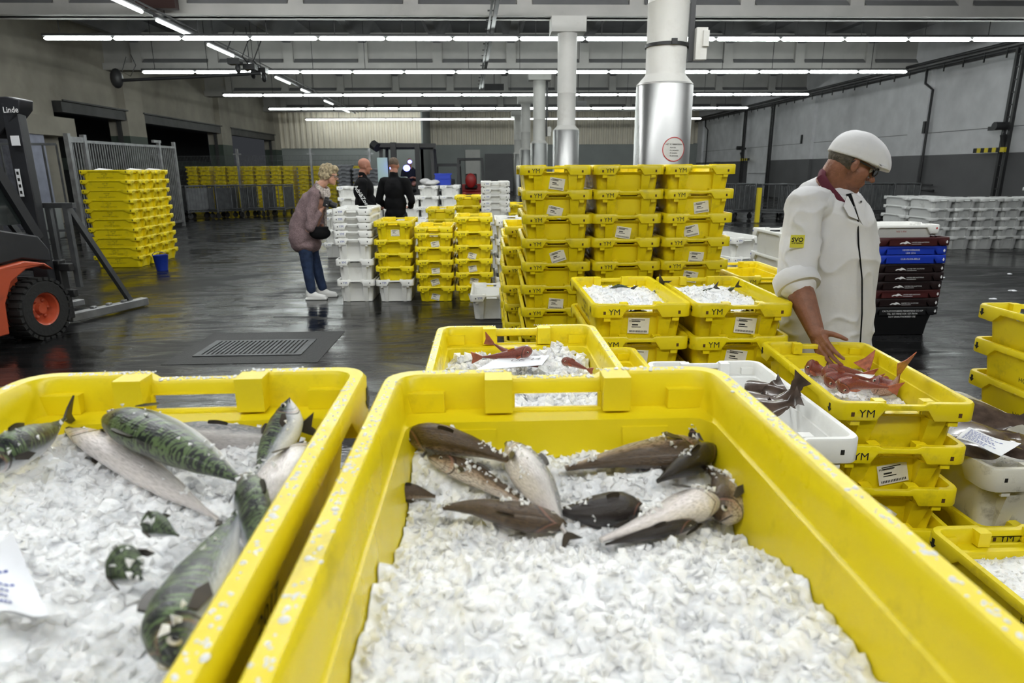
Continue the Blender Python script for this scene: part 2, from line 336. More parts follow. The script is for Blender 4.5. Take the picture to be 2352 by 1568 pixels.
def text_mesh(st, bold=0):
    k = (st, bold)
    if k in _tx: return _tx[k]
    cu = bpy.data.curves.new('t', 'FONT'); cu.body = st; cu.resolution_u = 2; cu.fill_mode = 'FRONT' if hasattr(cu, 'fill_mode') else cu.fill_mode
    if bold: cu.offset = bold
    o = bpy.data.objects.new('t', cu); C.objects.link(o)
    me = bpy.data.meshes.new_from_object(o.evaluated_get(bpy.context.evaluated_depsgraph_get()))
    vs = [(v.co.x, v.co.y) for v in me.vertices]; fs = [tuple(p.vertices) for p in me.polygons]
    wd = max([v[0] for v in vs] + [0]); bpy.data.objects.remove(o); bpy.data.curves.remove(cu); bpy.data.meshes.remove(me)
    _tx[k] = (vs, fs, wd); return _tx[k]

def tag(o, label, cat, group=None, kind=None):
    o['label'] = label; o['category'] = cat
    if group: o['group'] = group
    if kind: o['kind'] = kind
    return o
def thing(name, label, cat, loc=(0, 0, 0), rz=0, group=None):
    o = bpy.data.objects.new(name, None); C.objects.link(o); o.location = loc; o.rotation_euler = (0, 0, rz); o.empty_display_size = .1
    return tag(o, label, cat, group)
def struct(o): o['kind'] = 'structure'; return o
def copytree(r, loc=None, rz=None, label=None, group=None):
    def cp(o, par):
        c = o.copy(); C.objects.link(c); c.parent = par
        for ch in kids.get(o.name, []): cp(ch, c)
        return c
    kids = {}
    def coll(o):
        kids[o.name] = list(o.children)
        for c in kids[o.name]: coll(c)
    coll(r); c = cp(r, None)
    if loc is not None: c.location = loc
    if rz is not None: c.rotation_euler = (0, 0, rz)
    if label: c['label'] = label
    if group: c['group'] = group
    return c
def blob(mb, name, mt, vox, sm=3, parent=None, disp=None, sub=0):
    """one continuous skin over overlapping volumes"""
    me = mb.mesh('tmp', mt, fix=True); o = bpy.data.objects.new('tmp', me); C.objects.link(o)
    r = o.modifiers.new('r', 'REMESH'); r.mode = 'VOXEL'; r.voxel_size = vox; r.use_smooth_shade = True
    if sm: s = o.modifiers.new('s', 'SMOOTH'); s.factor = .5; s.iterations = sm
    dg = bpy.context.evaluated_depsgraph_get(); m2 = bpy.data.meshes.new_from_object(o.evaluated_get(dg)); bpy.data.objects.remove(o); bpy.data.meshes.remove(me)
    m2.name = name
    if not m2.materials: m2.materials.append(mt)
    if disp:
        m2.update(); nn = [v.normal.copy() for v in m2.vertices]
        for v, n_ in zip(m2.vertices, nn): v.co += n_ * disp(v.co, n_)
    m2.polygons.foreach_set('use_smooth', [True] * len(m2.polygons)); m2.update()
    ob = bpy.data.objects.new(name, m2); C.objects.link(ob)
    if parent: ob.parent = parent
    return ob
def settle(t):                          # children were modelled in place: shift them under the Empty
    for c in t.children: c.location = c.location - t.location
    return t

# ================================================================== ROOM
XL, XR, YF, YF2, ZC = -13.5, 16.0, 51.0, 44.7, 6.6
mb = MB(); mb.box((1.25, 22, -.05), (31, 62, .1)); struct(mb.obj('floor', M['floor']))
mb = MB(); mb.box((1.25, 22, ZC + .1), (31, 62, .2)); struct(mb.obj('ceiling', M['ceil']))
# right wall: upper white, lower grey
M['wallR'] = mat('white_wall_paint', (.72, .72, .74), .8, var=.12, vscale=1.5, dirt=.25, dscale=.8, dcol=(.3, .3, .31), bump=.15, bscale=10)
M['greyR'] = mat('grey_wall_paint', (.145, .145, .15), .7, var=.1, vscale=1)
M['wallL'] = mat('cream_wall_paint', (.36, .335, .28), .85, var=.16, vscale=1.2, dirt=.5, dscale=.7, dcol=(.22, .2, .16), bump=.2, bscale=10)
M['greyF'] = mat('grey_green_wall_paint', (.30, .32, .31), .7, var=.08, vscale=1)
M['corr'] = mat('cream_corrugated_sheet', (.78, .72, .60), .5, .0, var=.1, vscale=1)
ZG = 1.98
mb = MB(); mb.box((XR + .15, 22, (ZG + ZC) / 2), (.3, 62, ZC - ZG), 0); mb.box((XR + .15, 22, ZG / 2), (.3, 62, ZG), 1)
mb.box((XR - .005, 22, 2.75), (.01, 62, .02), 1)
for y in (-.4, 8, 16.3, 24.7, 33.2, 41.6, 50): mb.box((XR - .06, y, (ZG + 5.0) / 2), (.16, .95, 5.0 - ZG), 0); mb.box((XR - .06, y, ZG / 2), (.16, .95, ZG), 1)
struct(mb.obj('wall_right', [M['wallR'], M['greyR']]))
# left wall with the loading openings between pillars
mb = MB()
ZO = 3.72
ys = [18.4, 27.2, 36.1, 44.7]
mb.box((XL - .2, 20, (ZO + ZC) / 2), (.4, 62, ZC - ZO), 0)
mb.box((XL - .2, 5.6, ZO / 2), (.4, 33.0, ZO), 0)
for y in ys[1:]:
    mb.box((XL - .1, y - .55, (2.85 + ZC) / 2), (.7, 1.3, ZC - 2.85), 0); mb.box((XL - .1, y - .55, 2.85 / 2), (.7, 1.3, 2.85), 1)
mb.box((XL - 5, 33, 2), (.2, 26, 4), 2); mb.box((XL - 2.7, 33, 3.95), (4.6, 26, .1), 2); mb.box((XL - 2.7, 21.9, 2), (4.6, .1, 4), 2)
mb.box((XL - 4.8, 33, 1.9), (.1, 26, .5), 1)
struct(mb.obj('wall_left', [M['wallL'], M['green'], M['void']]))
# far walls: corrugated above, grey below
def corrugated(mb, x0, x1, y, z0, z1, mi, p=.36, d=.09):
    n = int((x1 - x0) / p); vs = []; fs = []
    for i in range(n):
        a = x0 + i * p
        for x, dd in ((a, 0), (a + p * .3, 0), (a + p * .45, -d), (a + p * .85, -d)): vs += [(x, y + dd, z0), (x, y + dd, z1)]
    for i in range(len(vs) // 2 - 1): fs.append((2 * i, 2 * i + 2, 2 * i + 3, 2 * i + 1))
    mb.add(vs, fs, mi)
mb = MB(); corrugated(mb, XL, -4.1, YF2, 2.95, ZC, 0); mb.box(((XL - 4.1) / 2, YF2 + .15, 1.48), (-4.1 - XL, .3, 2.96), 1); mb.box((-4.2, (YF2 + YF) / 2, ZC / 2), (.2, YF - YF2, ZC), 1)
mb.box(((XL - 4.1) / 2, YF2 + .2, 4.8), (-4.1 - XL, .2, 3.6), 0)
struct(mb.obj('wall_back', [M['corr'], M['greyF']]))
mb = MB(); corrugated(mb, -4.1, XR, YF, 3.35, ZC, 0); mb.box(((XR - 4.1) / 2, YF + .2, 1.68), (XR + 4.1, .3, 3.35), 1); mb.box(((XR - 4.1) / 2, YF + .25, 5), (XR + 4.1, .2, 3.2), 0)
struct(mb.obj('wall_back_recess', [M['corr'], M['greyF']]))
# the doors in the recess
mb = MB(); mb.box((-1.0, YF - .06, 1.5), (1.1, .12, 3.0)); struct(mb.obj('door_1', M['shaft']))
mb = MB(); mb.box((1.4, YF - .08, 1.35), (3.0, .12, 2.7)); struct(mb.obj('door_2', M['greyR']))
# ceiling girders with recessed panels
def girder(y, n):
    mb = MB(); z0, z1 = 5.05, 6.2; t = .34
    mb.box((1.25, y, (z0 + z1) / 2), (29.5, t * .55, z1 - z0))
    mb.box((1.25, y, z0 + .12), (29.5, t + .2, .24)); mb.box((1.25, y, z1), (29.5, t + .2, .16))
    for i in range(12):
        mb.box((XL + 1.2 + i * 2.65, y, (z0 + z1) / 2), (.34, t + .12, z1 - z0 - .02))
    for i in range(11):
        for s in (-1, 1):
            x0, x1 = XL + 1.4 + i * 2.65, XL + 3.65 + i * 2.65
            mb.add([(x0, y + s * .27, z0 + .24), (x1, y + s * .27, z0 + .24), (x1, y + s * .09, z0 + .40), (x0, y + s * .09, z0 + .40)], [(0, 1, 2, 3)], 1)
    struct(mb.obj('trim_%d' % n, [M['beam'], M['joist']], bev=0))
COLY = [8.0, 17.0, 25.6, 34.2, 42.8]
for i, y in enumerate([-.6, 8.2] + COLY[1:]): girder(y, i + 1)
mb = MB()
for x in [XL + 1.2 + i * 2.65 for i in range(12)]:                 # deep ribs running down the hall under the roof slab
    mb.add([(x - .5, -8, ZC), (x - .12, -8, 5.95), (x + .12, -8, 5.95), (x + .5, -8, ZC), (x - .5, YF, ZC), (x - .12, YF, 5.95), (x + .12, YF, 5.95), (x + .5, YF, ZC)],
           [(0, 1, 5, 4), (1, 2, 6, 5), (2, 3, 7, 6), (0, 3, 2, 1), (4, 5, 6, 7)])
for y in (3.8, 12.6, 21.3, 29.9, 38.5, 47): mb.box((1.25, y, 6.25), (29.5, .25, .7))
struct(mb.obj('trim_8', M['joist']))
# pipe run with brackets along the right wall
mb = MB()
mb.tube([(XR - .3, -5, 4.95), (XR - .3, YF, 4.95)], .07); mb.tube([(XR - .42, -5, 5.12), (XR - .42, YF, 5.12)], .05)
mb.box((XR - .2, 23, 5.02), (.1, 56, .05))
for i in range(54): mb.bar((XR - .36, 1 + i * .93, 5.0), (XR - .36, 1 + i * .93, 4.72), .035)
mb.obj('trim_9', M['pipe'])['kind'] = 'structure'
# drop pipes on the right wall
for y, z0, n in ((24.3, .75, 10), (48.5, 1.3, 11)):
    mb = MB(); mb.tube([(XR - .3, y, 4.95), (XR - .3, y, 4.45), (XR - .22, y - .35, 4.2), (XR - .22, y - .35, z0), (XR - .22, y - 1.2, z0)], .045)
    mb.tube([(XR - .22, y - .35, z0 + .2), (XR - .22, y - 1.1, z0 + .2)], .03); struct(mb.obj('trim_%d' % n, M['pipe']))
for i, (x, y, z) in enumerate(((XR - .16, 33.7, 2.95), (XR - .16, 24.2, 2.95))):
    mb = MB(); mb.box((x, y, z), (.08, .12, .42)); tag(mb.obj('wall_bumper', M['dark']), ['small black box on the white right wall, the one nearer the white capped man', 'small black box on the right wall beside the pipe bend'][i - 1 and 1 or 0], 'wall box')
# shutter boxes over the openings
for i in range(3):
    y0, y1 = ys[i] + (3.9 if i == 0 else .12), ys[i + 1] - 1.25
    mb = MB(); mb.box((XL + .05, (y0 + y1) / 2, ZO - .16), (.34, y1 - y0 + .2, .34)); mb.bar((XL + .28, y0 - .1, ZO + .02), (XL + .28, y1 + .1, ZO + .02), .05); mb.bar((XL - .05, y1 - .02, 0), (XL - .05, y1 - .02, ZO), .12)
    struct(mb.obj('trim_%d' % (13 + i), M['shutter']))
# ledge, brickwork and door curtain at the left
mb = MB(); mb.box((XL + .25, 19.6, 2.9), (.7, 5.0, .55), 0); mb.box((XL + .1, 18.6, 1.3), (.4, 3.2, 2.6), 1)
struct(mb.obj('trim_12', [M['wallL'], M['brick']]))
M['curtain'] = mat('grey_lilac_sheet', (.36, .38, .48), .6, var=.15, vscale=4)
mb = MB(); mb.box((XL + .5, 20.2, 1.55), (.06, .75, 2.2)); tag(mb.obj('door_curtain', M['curtain']), 'pale lilac strip curtain hanging on the left wall behind the forklift mast', 'curtain')
# dock posts on the right wall
def dock_post(y, lab, arm):
    t = thing('rail_post', lab, 'post', (XR - .35, y, 0))
    mb = MB(); mb.bar((0, -.12, 0), (0, -.12, 4.95), .09); mb.bar((0, .12, 0), (0, .12, 4.95), .09)
    for i in range(14): mb.bar((0, -.12, .2 + i * .35), (0, .12, .2 + i * .35), .04)
    mb.obj('mast', M['pipe'], t)
    if arm:
        mb = MB(); mb.tube([(-.35, .1, 2.75), (.1, .1, 2.75)], .12); mb.bar((-.1, -.6 * arm, 2.7), (-.1, .3, 2.7), .12); mb.bar((-.1, 0, 2.5), (.05, 0, 2.0), .12); mb.obj('winch', M['pipe'], t)
        mb = MB()
        for i in range(8): mb.box((-.1, -.1 - i * .16 * arm, 2.06), (.08, .16, .14), i % 2)
        mb.obj('striped_bumper', [M['stripY'], M['ink']], t)
    return t
dock_post(40.9, 'dark steel rail post on the far right wall with winch and striped bar', 1)
dock_post(37.0, 'plain dark steel rail post on the right wall, right of the white hatch', 0)
dock_post(20.0, 'dark steel rail post with winch on the right wall above the white crates', -1)
mb = MB(); mb.box((XR - .1, 39, 1.0), (.12, 2.9, 2.0)); mb.box((XR - .2, 39, 1.3), (.06, 2.6, .06)); struct(mb.obj('door_3', M['wallR']))

# ------------------------------------------------------------------ columns
def column(x, y, lab, boxside=0, sign=False, strap=False, cap=True):
    t = thing('round_column', lab, 'column', (x, y, 0))
    mb = MB(); mb.lathe([(.325, 0), (.325, 2.50), (.318, 2.51)], n=48); mb.obj('steel_shroud', M['steel'], t)
    mb = MB(); mb.lathe([(.33, 2.495), (.235, 2.60), (.225, 2.62), (.23, 3.35), (.236, 3.36), (.23, 3.37), (.235, 4.75 if cap else 5.05)], n=48)
    if cap: mb.box((0, 0, 4.88), (.82, .6, .34))
    mb.obj('shaft', M['shaft'], t)
    if strap:
        mb = MB(); mb.lathe([(.238, 2.78 + .12), (.245, 2.9), (.245, 2.935), (.238, 2.935)], n=40); mb.box((.02, -.25, 2.93), (.06, .03, .06)); mb.obj('strap', M['dark'], t)
    if boxside:
        mb = MB(); mb.bar((.27, -.02, 2.75), (.27, -.02, 5.05), .055); mb.bar((.32, -.02, 3.4), (.30, 0, 5.05), .03); mb.obj('conduit', M['pipe'], t)
        mb = MB(); mb.box((.37, -.06, 2.93), (.13, .1, .34)); mb.box((.41, -.07, 2.98), (.07, .14, .17)); mb.obj('junction_box', M['shaft'], t, bev=.006)
    if sign:
        mb = MB(); cx, cz, R = .06, 1.78, .135
        def curved(xx, zz, off=.002): return (xx, -math.sqrt(.327 ** 2 - xx * xx) - off, zz)
        n = 32; G = 10
        def disc(r0, r1, mi, off):
            vs = []; fs = []
            for i in range(G + 1):
                r = r0 + (r1 - r0) * i / G
                for k in range(n): a = 2 * PI * k / n; vs.append(curved(cx + r * math.cos(a), cz + r * math.sin(a), off))
            for i in range(G):
                for k in range(n): fs.append((i * n + k, i * n + (k + 1) % n, (i + 1) * n + (k + 1) % n, (i + 1) * n + k))
            mb.add(vs, fs, mi)
        disc(.0001, R, 0, .002); disc(R - .009, R, 1, .004)
        for s_, dx, dz, sz in (('HET IS VERBODEN:', 0, .055, .024), ('-TE ETEN', -.055, .018, .019), ('-TE DRINKEN', -.055, -.012, .019), ('-TE ROKEN', -.055, -.042, .019), ('-TE SPUWEN', -.055, -.072, .019)):
            vs, fs, wd = text_mesh(s_, .01); off = -wd / 2 if dx == 0 else 0
            mb.add([curved(cx + dx + (a + off) * sz, cz + dz + (b - .35) * sz, .004) for a, b in vs], fs, 2)
        mb.obj('round_sign', [M['shaft'], M['redink'], M['ink']], t, fix=False)
    return t
dsc = ['big near white column with steel shroud and round red-rimmed sign', 'second column, cream shaft with a square capital and steel shroud', 'third column in the row, bright white shaft with a small box', 'fourth column in the row, with pale grey shaft', 'farthest visible column of the row']
for i, y in enumerate(COLY):
    column(2.08 if i == 0 else 2.0, y, dsc[i], boxside=i in (0, 2), sign=i in (0,), strap=i == 0)

# ------------------------------------------------------------------ lights
M['lampA'] = mat('tube_glow', (.93, 1, .97), emis=TUBE_FRONT); M['lampB'] = mat('tube_glow_overhead', (.97, 1, .99), emis=TUBE_BACK); M['lampC'] = mat('tube_dim', (.95, 1, .98), emis=1.1)
def luminaire(ml, L=1.66):
    t = thing('fluorescent_light', '', 'light', (0, 0, 0))
    mb = MB(); mb.box((0, 0, .075), (L, .10, .05)); mb.bar((-L * .25, 0, .1), (-L * .25, 0, 1.5), .014); mb.obj('housing', M['pipe'], t)
    mb = MB(); h = L / 2 - .02
    mb.tube([(-h, 0, 0), (-h + .05, 0, 0), (h - .05, 0, 0), (h, 0, 0)], [.012, .042, .042, .012], 10); mb.obj('tube', ml, t)
    return t
LR = [(17.7, -10.75, 13.7, 'A'), (22.7, -10.9, 13.6, 'A'), (29.4, -10.95, 13.7, 'A'), (35.8, -11.1, 13.8, 'A'), (43.2, -11.2, 13.9, 'A'), (11.4, -9, 10.0, 'B'), (5.0, -5.8, 7.5, 'B'), (-1.4, -5.8, 7.5, 'B')]
ordn = ['first', 'second', 'third', 'fourth', 'fifth', 'sixth', 'seventh', 'eighth', 'ninth', 'tenth', 'eleventh', 'twelfth', 'thirteenth', 'fourteenth', 'fifteenth', 'sixteenth', 'seventeenth', 'eighteenth']
protoA = None; protoB = None
for r, (y, x0, x1, kd) in enumerate(LR):
    n = int(round((x1 - x0) / 1.66))
    for k in range(n):
        p = protoA if kd == 'A' else protoB
        if p is None: p = luminaire(M['lampA'] if kd == 'A' else M['lampB']); o = p
        else: o = copytree(p)
        if kd == 'A' and protoA is None: protoA = o
        if kd == 'B' and protoB is None: protoB = o
        o.location = (x0 + 1.66 * (k + .5), y, 4.62 if r else 4.72)
        o['label'] = ('bright ceiling tube light, %s from the left in the %s row from the front' % (ordn[k], ordn[r])) if kd == 'A' else 'ceiling tube light overhead, %s of the %s row above the sorting area' % (ordn[k], ordn[r - 5])
        o['group'] = 'ceiling tube lights in crosswise rows'
# dim tube lines running down the hall on the left
lit = luminaire(M['lampC'], 1.9); lit.rotation_euler = (0, 0, PI / 2)
k = 0
for y in (14.6, 17.2, 20.2, 23.6, 26.6, 30.4, 35.0, 39.8):
    o = lit if k == 0 else copytree(lit); o.location = (-7.25 - (y - 14) * .028, y, 4.85)
    o['label'] = 'dim tube light running lengthwise on the left ceiling track, %s from the front' % ordn[k]; o['group'] = 'dim lengthwise tube lights'; k += 1
mb = MB(); mb.bar((-7.2, 6, 4.98), (-8.05, 43, 4.98), .07); mb.bar((-7.0, 6, 5.0), (-7.85, 43, 5.0), .03)
for i in range(12): mb.bar((-7.25 - i * .07, 8 + 3 * i, 5), (-7.25 - i * .07, 8 + 3 * i, 6), .02)
tag(mb.obj('cable_track', M['pipe']), 'dark cable track running down the hall over the left lengthwise lamps', 'track')
mb = MB(); mb.bar((.55, 6, 5.05), (-.15, 30, 4.9), .09); mb.bar((.43, 6, 5.0), (-.25, 30, 4.85), .05)
for i in range(24): mb.bar((.55 - i * .029, 6 + i, 5.0), (.37 - i * .029, 6 + i, 5.0), .03)
tag(mb.obj('hoist_track', M['pipe']), 'dark ladder-like track hanging lengthwise over the middle of the hall', 'track')
mb = MB()
for px, Y in ((540, 21), (575, 21.4), (600, 22)):
    p = P(px, 142 + (px - 540) * .35, Y); mb.box(p, (.35, .3, .16)); mb.ell(p + V((.1, -.1, -.2)), (.08, .08, .14), n=8); mb.tube([p, p + V((-.2, 0, .3)), p + V((.1, 0, .9))], .02, 6)
mb.tube([P(270, 185, 21), P(420, 178, 21), P(600, 168, 21)], .045); mb.ell(P(268, 180, 21), (.18, .15, .28), n=8); mb.tube([P(290, 130, 21), P(280, 165, 21), P(300, 175, 21), P(312, 150, 21), P(300, 125, 21)], .012, 6)
tag(mb.obj('cable_hoist', M['dark']), 'black cable motor and horizontal feed pipe below the ceiling at left', 'hoist')
for px, py, Y, lab in ((1135, 200, 27, 'small black box hanging under the ceiling left of the columns'), (1327, 238, 30, 'small black box hanging right of the second column')):
    p = P(px, py, Y); mb = MB(); mb.box(p, (.75, .2, .22)); mb.bar(p, p + V((0, 0, 6.1 - p.z)), .03); tag(mb.obj('ceiling_speaker', M['dark']), lab, 'speaker')
mb = MB(); p = P(360, 0, 16.2); mb.box((p.x, 16.2, 5.35), (.85, .2, .6)); mb.bar((p.x, 16.2, 5.3), (p.x, 16.2, 6.1), .05); tag(mb.obj('ceiling_panel', mat('rust_panel', (.03, .012, .01), .8)), 'dark rusty panel hung on the girder at upper left', 'panel')
mb = MB(); p = P(875, 0, 16.2); mb.box((p.x, 16.2, 5.62), (.75, .2, .3)); mb.bar((p.x, 16.2, 5.3), (p.x, 16.2, 6.1), .04); tag(mb.obj('ceiling_panel', mat('rust_panel2', (.05, .015, .01), .8)), 'dark rusty panel at the top edge above the bent woman', 'panel')

# ================================================================== CRATES
def crate_mesh(name, W=.46, L=.80, H=.20, bodyW=.375, col='yellow', ink='ink', short='YM', long_=('HVY BV', '2017', 'HOLLAND 6664 E.E.C.'), mark='arrow', seg=5, detail=True, flange=.062, sdep=.046):
    a0, b0 = bodyW / 2, L / 2 - .068
    sx = [-.094, -.070, -.056, .056, .070, .094]; ly = [-.29, -.25, .25, .29]
    sx = [x * W / .46 for x in sx]; ly = [y * L / .8 for y in ly]
    def ring(a, b, r, zf, bs=0):
        pts = []; r = min(r, .045)
        def corner(cx, cy, a_0):
            for i in range(seg + 1):
                an = a_0 + PI / 2 * i / seg; pts.append((cx + r * math.cos(an), cy + r * math.sin(an), 'c'))
        bb = b - bs
        for x in sx: pts.append((x, -bb, 's'))
        corner(a - r, -bb + r, -PI / 2)
        for y in ly: pts.append((a, y, 'l'))
        corner(a - r, bb - r, 0)
        for x in reversed(sx): pts.append((x, bb, 's'))
        corner(-a + r, bb - r, PI / 2)
        for y in reversed(ly): pts.append((-a, y, 'l'))
        corner(-a + r, -bb + r, PI)
        out = []
        for x, y, k in pts:
            if callable(zf):
                lift = 0
                if k == 's' and abs(x) < sx[4] + .001: lift = 2 if abs(x) < sx[3] + .001 else 1
                if k == 'l' and abs(y) < ly[2] + .001: lift = 1
                z = zf(lift)
            else: z = zf
            out.append((x, y, z))
        return out
    fl = lambda u: H - (.026 if u else flange)
    w2, l2 = W / 2, L / 2; dip = .009
    rings = [ring(a0, b0, .03, .004), ring(a0 + .002, b0 + .002, .03, .0), None]
    rings = [ring(a0 - .01, b0 - .01, .03, 0.), ring(a0, b0, .03, .006),
             ring(a0 + (w2 - .022 - a0) * .8, b0 + (l2 - .03 - b0) * .25, .032, H - max(.066, flange + .004)),
             ring(w2 - .026, l2 - .033, .034, lambda u: H - (.0455 if u else flange + .0015)),
             ring(w2 - .024, l2 - .031, .034, fl),
             ring(w2 - .001, l2 - .001, .042, fl), ring(w2, l2, .042, lambda u: fl(u) + .003), ring(w2, l2, .042, lambda u: H - .006 - dip * (u == 2)), ring(w2 - .004, l2 - .004, .04, lambda u: H - dip * (u == 2)),
             ring(w2 - .020, l2 - .020, .03, lambda u: H - dip * (u == 2)), ring(w2 - .024, l2 - .024, .028, lambda u: H - .005 - dip * (u == 2)), ring(w2 - .027, l2 - .026, .028, H - .026), ring(w2 - .030, l2 - .028, .028, H - .0455),
             ring(w2 - .031, l2 - .028, .028, H - sdep - .002, .0), ring(w2 - .034, l2 - .034, .028, H - sdep - .004, .036), ring(a0 - .008, b0 - .008, .03, .014)]
    mb = MB(); n = len(rings[0]); vs = [p for r in rings for p in r]; fs = []; mi = []
    hole = (2, n // 2 + 2)                                     # middle segment of each short side
    hseg = [i for i in range(n) if abs(rings[0][i][0] - sx[2]) < .05 and abs(rings[0][(i + 1) % n][0] - sx[3]) < .05]
    hs = []
    for i in range(n):
        j = (i + 1) % n; p, q = rings[0][i], rings[0][j]
        if abs(p[1] - q[1]) < 1e-6 and min(p[0], q[0]) < sx[2] + .02 and max(p[0], q[0]) > sx[3] - .02: hs.append(i)
    for k in range(len(rings) - 1):
        for i in range(n):
            j = (i + 1) % n
            if i in hs and k in (3, 11): continue
            fs.append((k * n + i, k * n + j, (k + 1) * n + j, (k + 1) * n + i))
    for i in hs:
        j = (i + 1) % n; A = [3 * n + i, 3 * n + j, 4 * n + j, 4 * n + i]; B = [12 * n + i, 12 * n + j, 11 * n + j, 11 * n + i]
        for q in range(4): fs.append((A[q], A[(q + 1) % 4], B[(q + 1) % 4], B[q]))
    fs.append(tuple(range(n))); fs.append(tuple((len(rings) - 1) * n + i for i in range(n)))
    mb.add(vs, fs, 0, True)
    s_in = l2 - .028
    for sgn in (-1, 1):
        # posts beside the handle slot, shelf lugs and the outer legs
        for xs in (-1, 1):
            x = xs * .078 * W / .46
            mb.box((x, sgn * (s_in - .008), H - .022), (.036, .034, .046), 0)
            mb.box((xs * (w2 - .055), sgn * (s_in - .004), H - sdep / 2 - .012), (.05, .014, sdep - .02), 0)
            lx = xs * .112 * W / .46; y0 = sgn * (b0 - .004); y1 = sgn * (l2 - .012); zt = H - flange + .002
            w_ = .030 * W / .46; wb = .020 * W / .46; yb = sgn * (b0 + .006)
            mb.add([(lx - w_, y0, zt), (lx + w_, y0, zt), (lx + w_, y1, zt), (lx - w_, y1, zt), (lx - wb, y0 - sgn * .01, .002), (lx + wb, y0 - sgn * .01, .002), (lx + wb, yb, .002), (lx - wb, yb, .002)],
                   [(0, 1, 2, 3), (4, 7, 6, 5), (0, 4, 5, 1), (1, 5, 6, 2), (2, 6, 7, 3), (3, 7, 4, 0)], 0)
            if detail:
                mb.box((xs * .158 * W / .46, sgn * (l2 - .022), H - flange - .009), (.03, .03, .02), 0)
        if detail:
            for q in range(4):                                 # flange recesses: flat dark decals stand for the shade in them
                pass
            for xs in (-1, 1): mb.box((xs * .172 * W / .46, sgn * (l2 + .0004), H - .040), (.011, .001, .015), 3)
            if short:
                mb.text(short, (-.128 * W / .46 * -sgn, sgn * (l2 + .0008), H - .036), (-sgn, 0, 0), (0, 0, 1), .039, 1)
    ys = [-.2, -.12, -.04, .04, .12, .2] if not long_ else []
    for sgn in (-1, 1):
        if long_ and detail:
            for i_, s_ in enumerate(long_):
                z = H - .062 - i_ * .030; f = (z - .006) / (H - .066); xx = a0 + (w2 - .022 - a0) * .8 * min(f, 1) + .0012
                tilt = V(((w2 - .022 - a0) * .8 * sgn, 0, H - .066)).normalized()
                mb.text(s_, (sgn * xx, 0, z), (0, sgn, 0), tilt, .028, 1)
        if detail and mark:
            for e in (-1, 1):
                y = e * (l2 - .045); z = H - .03; x = sgn * (w2 + .0008)
                if mark == 'arrow': poly = [(0, -.018), (.014, -.002), (.006, -.002), (.006, .014), (-.006, .014), (-.006, -.002), (-.014, -.002)]
                else: poly = [(0, -.012), (.010, 0), (0, .012), (-.010, 0)]
                mb.prism([(p[0], p[1]) for p in poly], (x, y, z), (0, 1, 0), (0, 0, 1), (sgn, 0, 0), .0004, 2)
    return mb.mesh(name, [M[col], M[ink], M['blueink' if col.startswith('white') and ink != 'redink' else ink], M['hole'] if col == 'yellow' else M['ink']], fix=True)

CM = {}
CM['Y'] = crate_mesh('yellow_crate', W=.46)
CM['Y6'] = crate_mesh('yellow_crate_2016', long_=('HVY BV', '2016', 'HOLLAND 6664 E.E.C.'))
CM['Y9'] = crate_mesh('yellow_crate_2009', long_=('HVY BV', '2009', 'HOLLAND 6664 E.E.C.'))
CM['YD'] = crate_mesh('yellow_deep_crate', H=.26, bodyW=.36)
CM['YF'] = crate_mesh('yellow_far_crate', seg=1, detail=False, short=None)
CM['W'] = crate_mesh('white_crate', H=.28, bodyW=.37, col='white_pl', ink='blueink', flange=.075, long_=(), mark='diamond')
CM['WD'] = crate_mesh('worn_white_crate', H=.27, bodyW=.37, col='white_dirty', ink='ink', short=None, flange=.085, long_=(), mark=None)
CM['WS'] = crate_mesh('shallow_white_crate', H=.2, col='white_pl', ink='blueink', short=None, flange=.07, long_=(), mark=None)
M['grey_pl'] = mat('grey_plastic', (.22, .225, .24), .5, rnd=.2)
CM['G'] = crate_mesh('grey_crate', seg=1, detail=False, short=None, col='grey_pl')
CM['WF'] = crate_mesh('grey_white_crate', H=.26, col='white_far', ink='ink', short=None, seg=2, detail=False, long_=())
CM['WR'] = crate_mesh('white_red_print_crate', H=.15, L=.72, W=.44, bodyW=.36, col='white_pl', ink='redink', short=None, flange=.08, long_=('NV URK', 'HOLLAND NOORD'), mark='diamond')
def ufa_mesh(name, col, lines, logo=True, H=.285, L=.72, W=.46):
    me = crate_mesh(name, W=W, L=L, H=H, bodyW=.35, col=col, ink='whiteink', short=None, long_=(), mark=None, flange=.075)
    mb = MB(); mb.v = [tuple(v.co) for v in me.vertices]; mb.f = [tuple(p.vertices) for p in me.polygons]; mb.m = [p.material_index for p in me.polygons]
    for sgn in (-1, 1):
        x = sgn * (W / 2 + .001)
        mb.box((sgn * (W / 2 - .001), 0, H - .048), (.010, L * .62, .052), 0)
        x = sgn * (W / 2 + .0046)
        if logo:
            mb.prism([(-.13, -.008), (-.11, .004), (-.085, .006), (-.07, .016), (-.05, .010), (-.02, -.010), (-.055, -.004), (-.075, -.012), (-.10, -.004), (-.12, -.012)], (x, 0, H - .048), (0, sgn, 0), (0, 0, 1), (sgn, 0, 0), .0003, 1)
            mb.text('UNITED FISH AUCTIONS', (x, sgn * .065, H - .044), (0, sgn, 0), (0, 0, 1), .015, 1); mb.box((x, sgn * .03, H - .060), (.0004, .09, .003), 1)
        for i, s_ in enumerate(lines): mb.text(s_, (x, 0, H - .034 - i * .028), (0, sgn, 0), (0, 0, 1), .022, 1)
        for e in (-1, 1):
            mb.prism([(0, -.018), (.013, 0), (.006, 0), (.006, .012), (-.006, .012), (-.006, 0), (-.013, 0)], (sgn * (W / 2 + .0006), e * (L / 2 - .04), H - .04), (0, 1, 0), (0, 0, 1), (sgn, 0, 0), .0003, 1)
    return mb.mesh(name, [M[col], M['whiteink'], M['whiteink'], M['ink']])
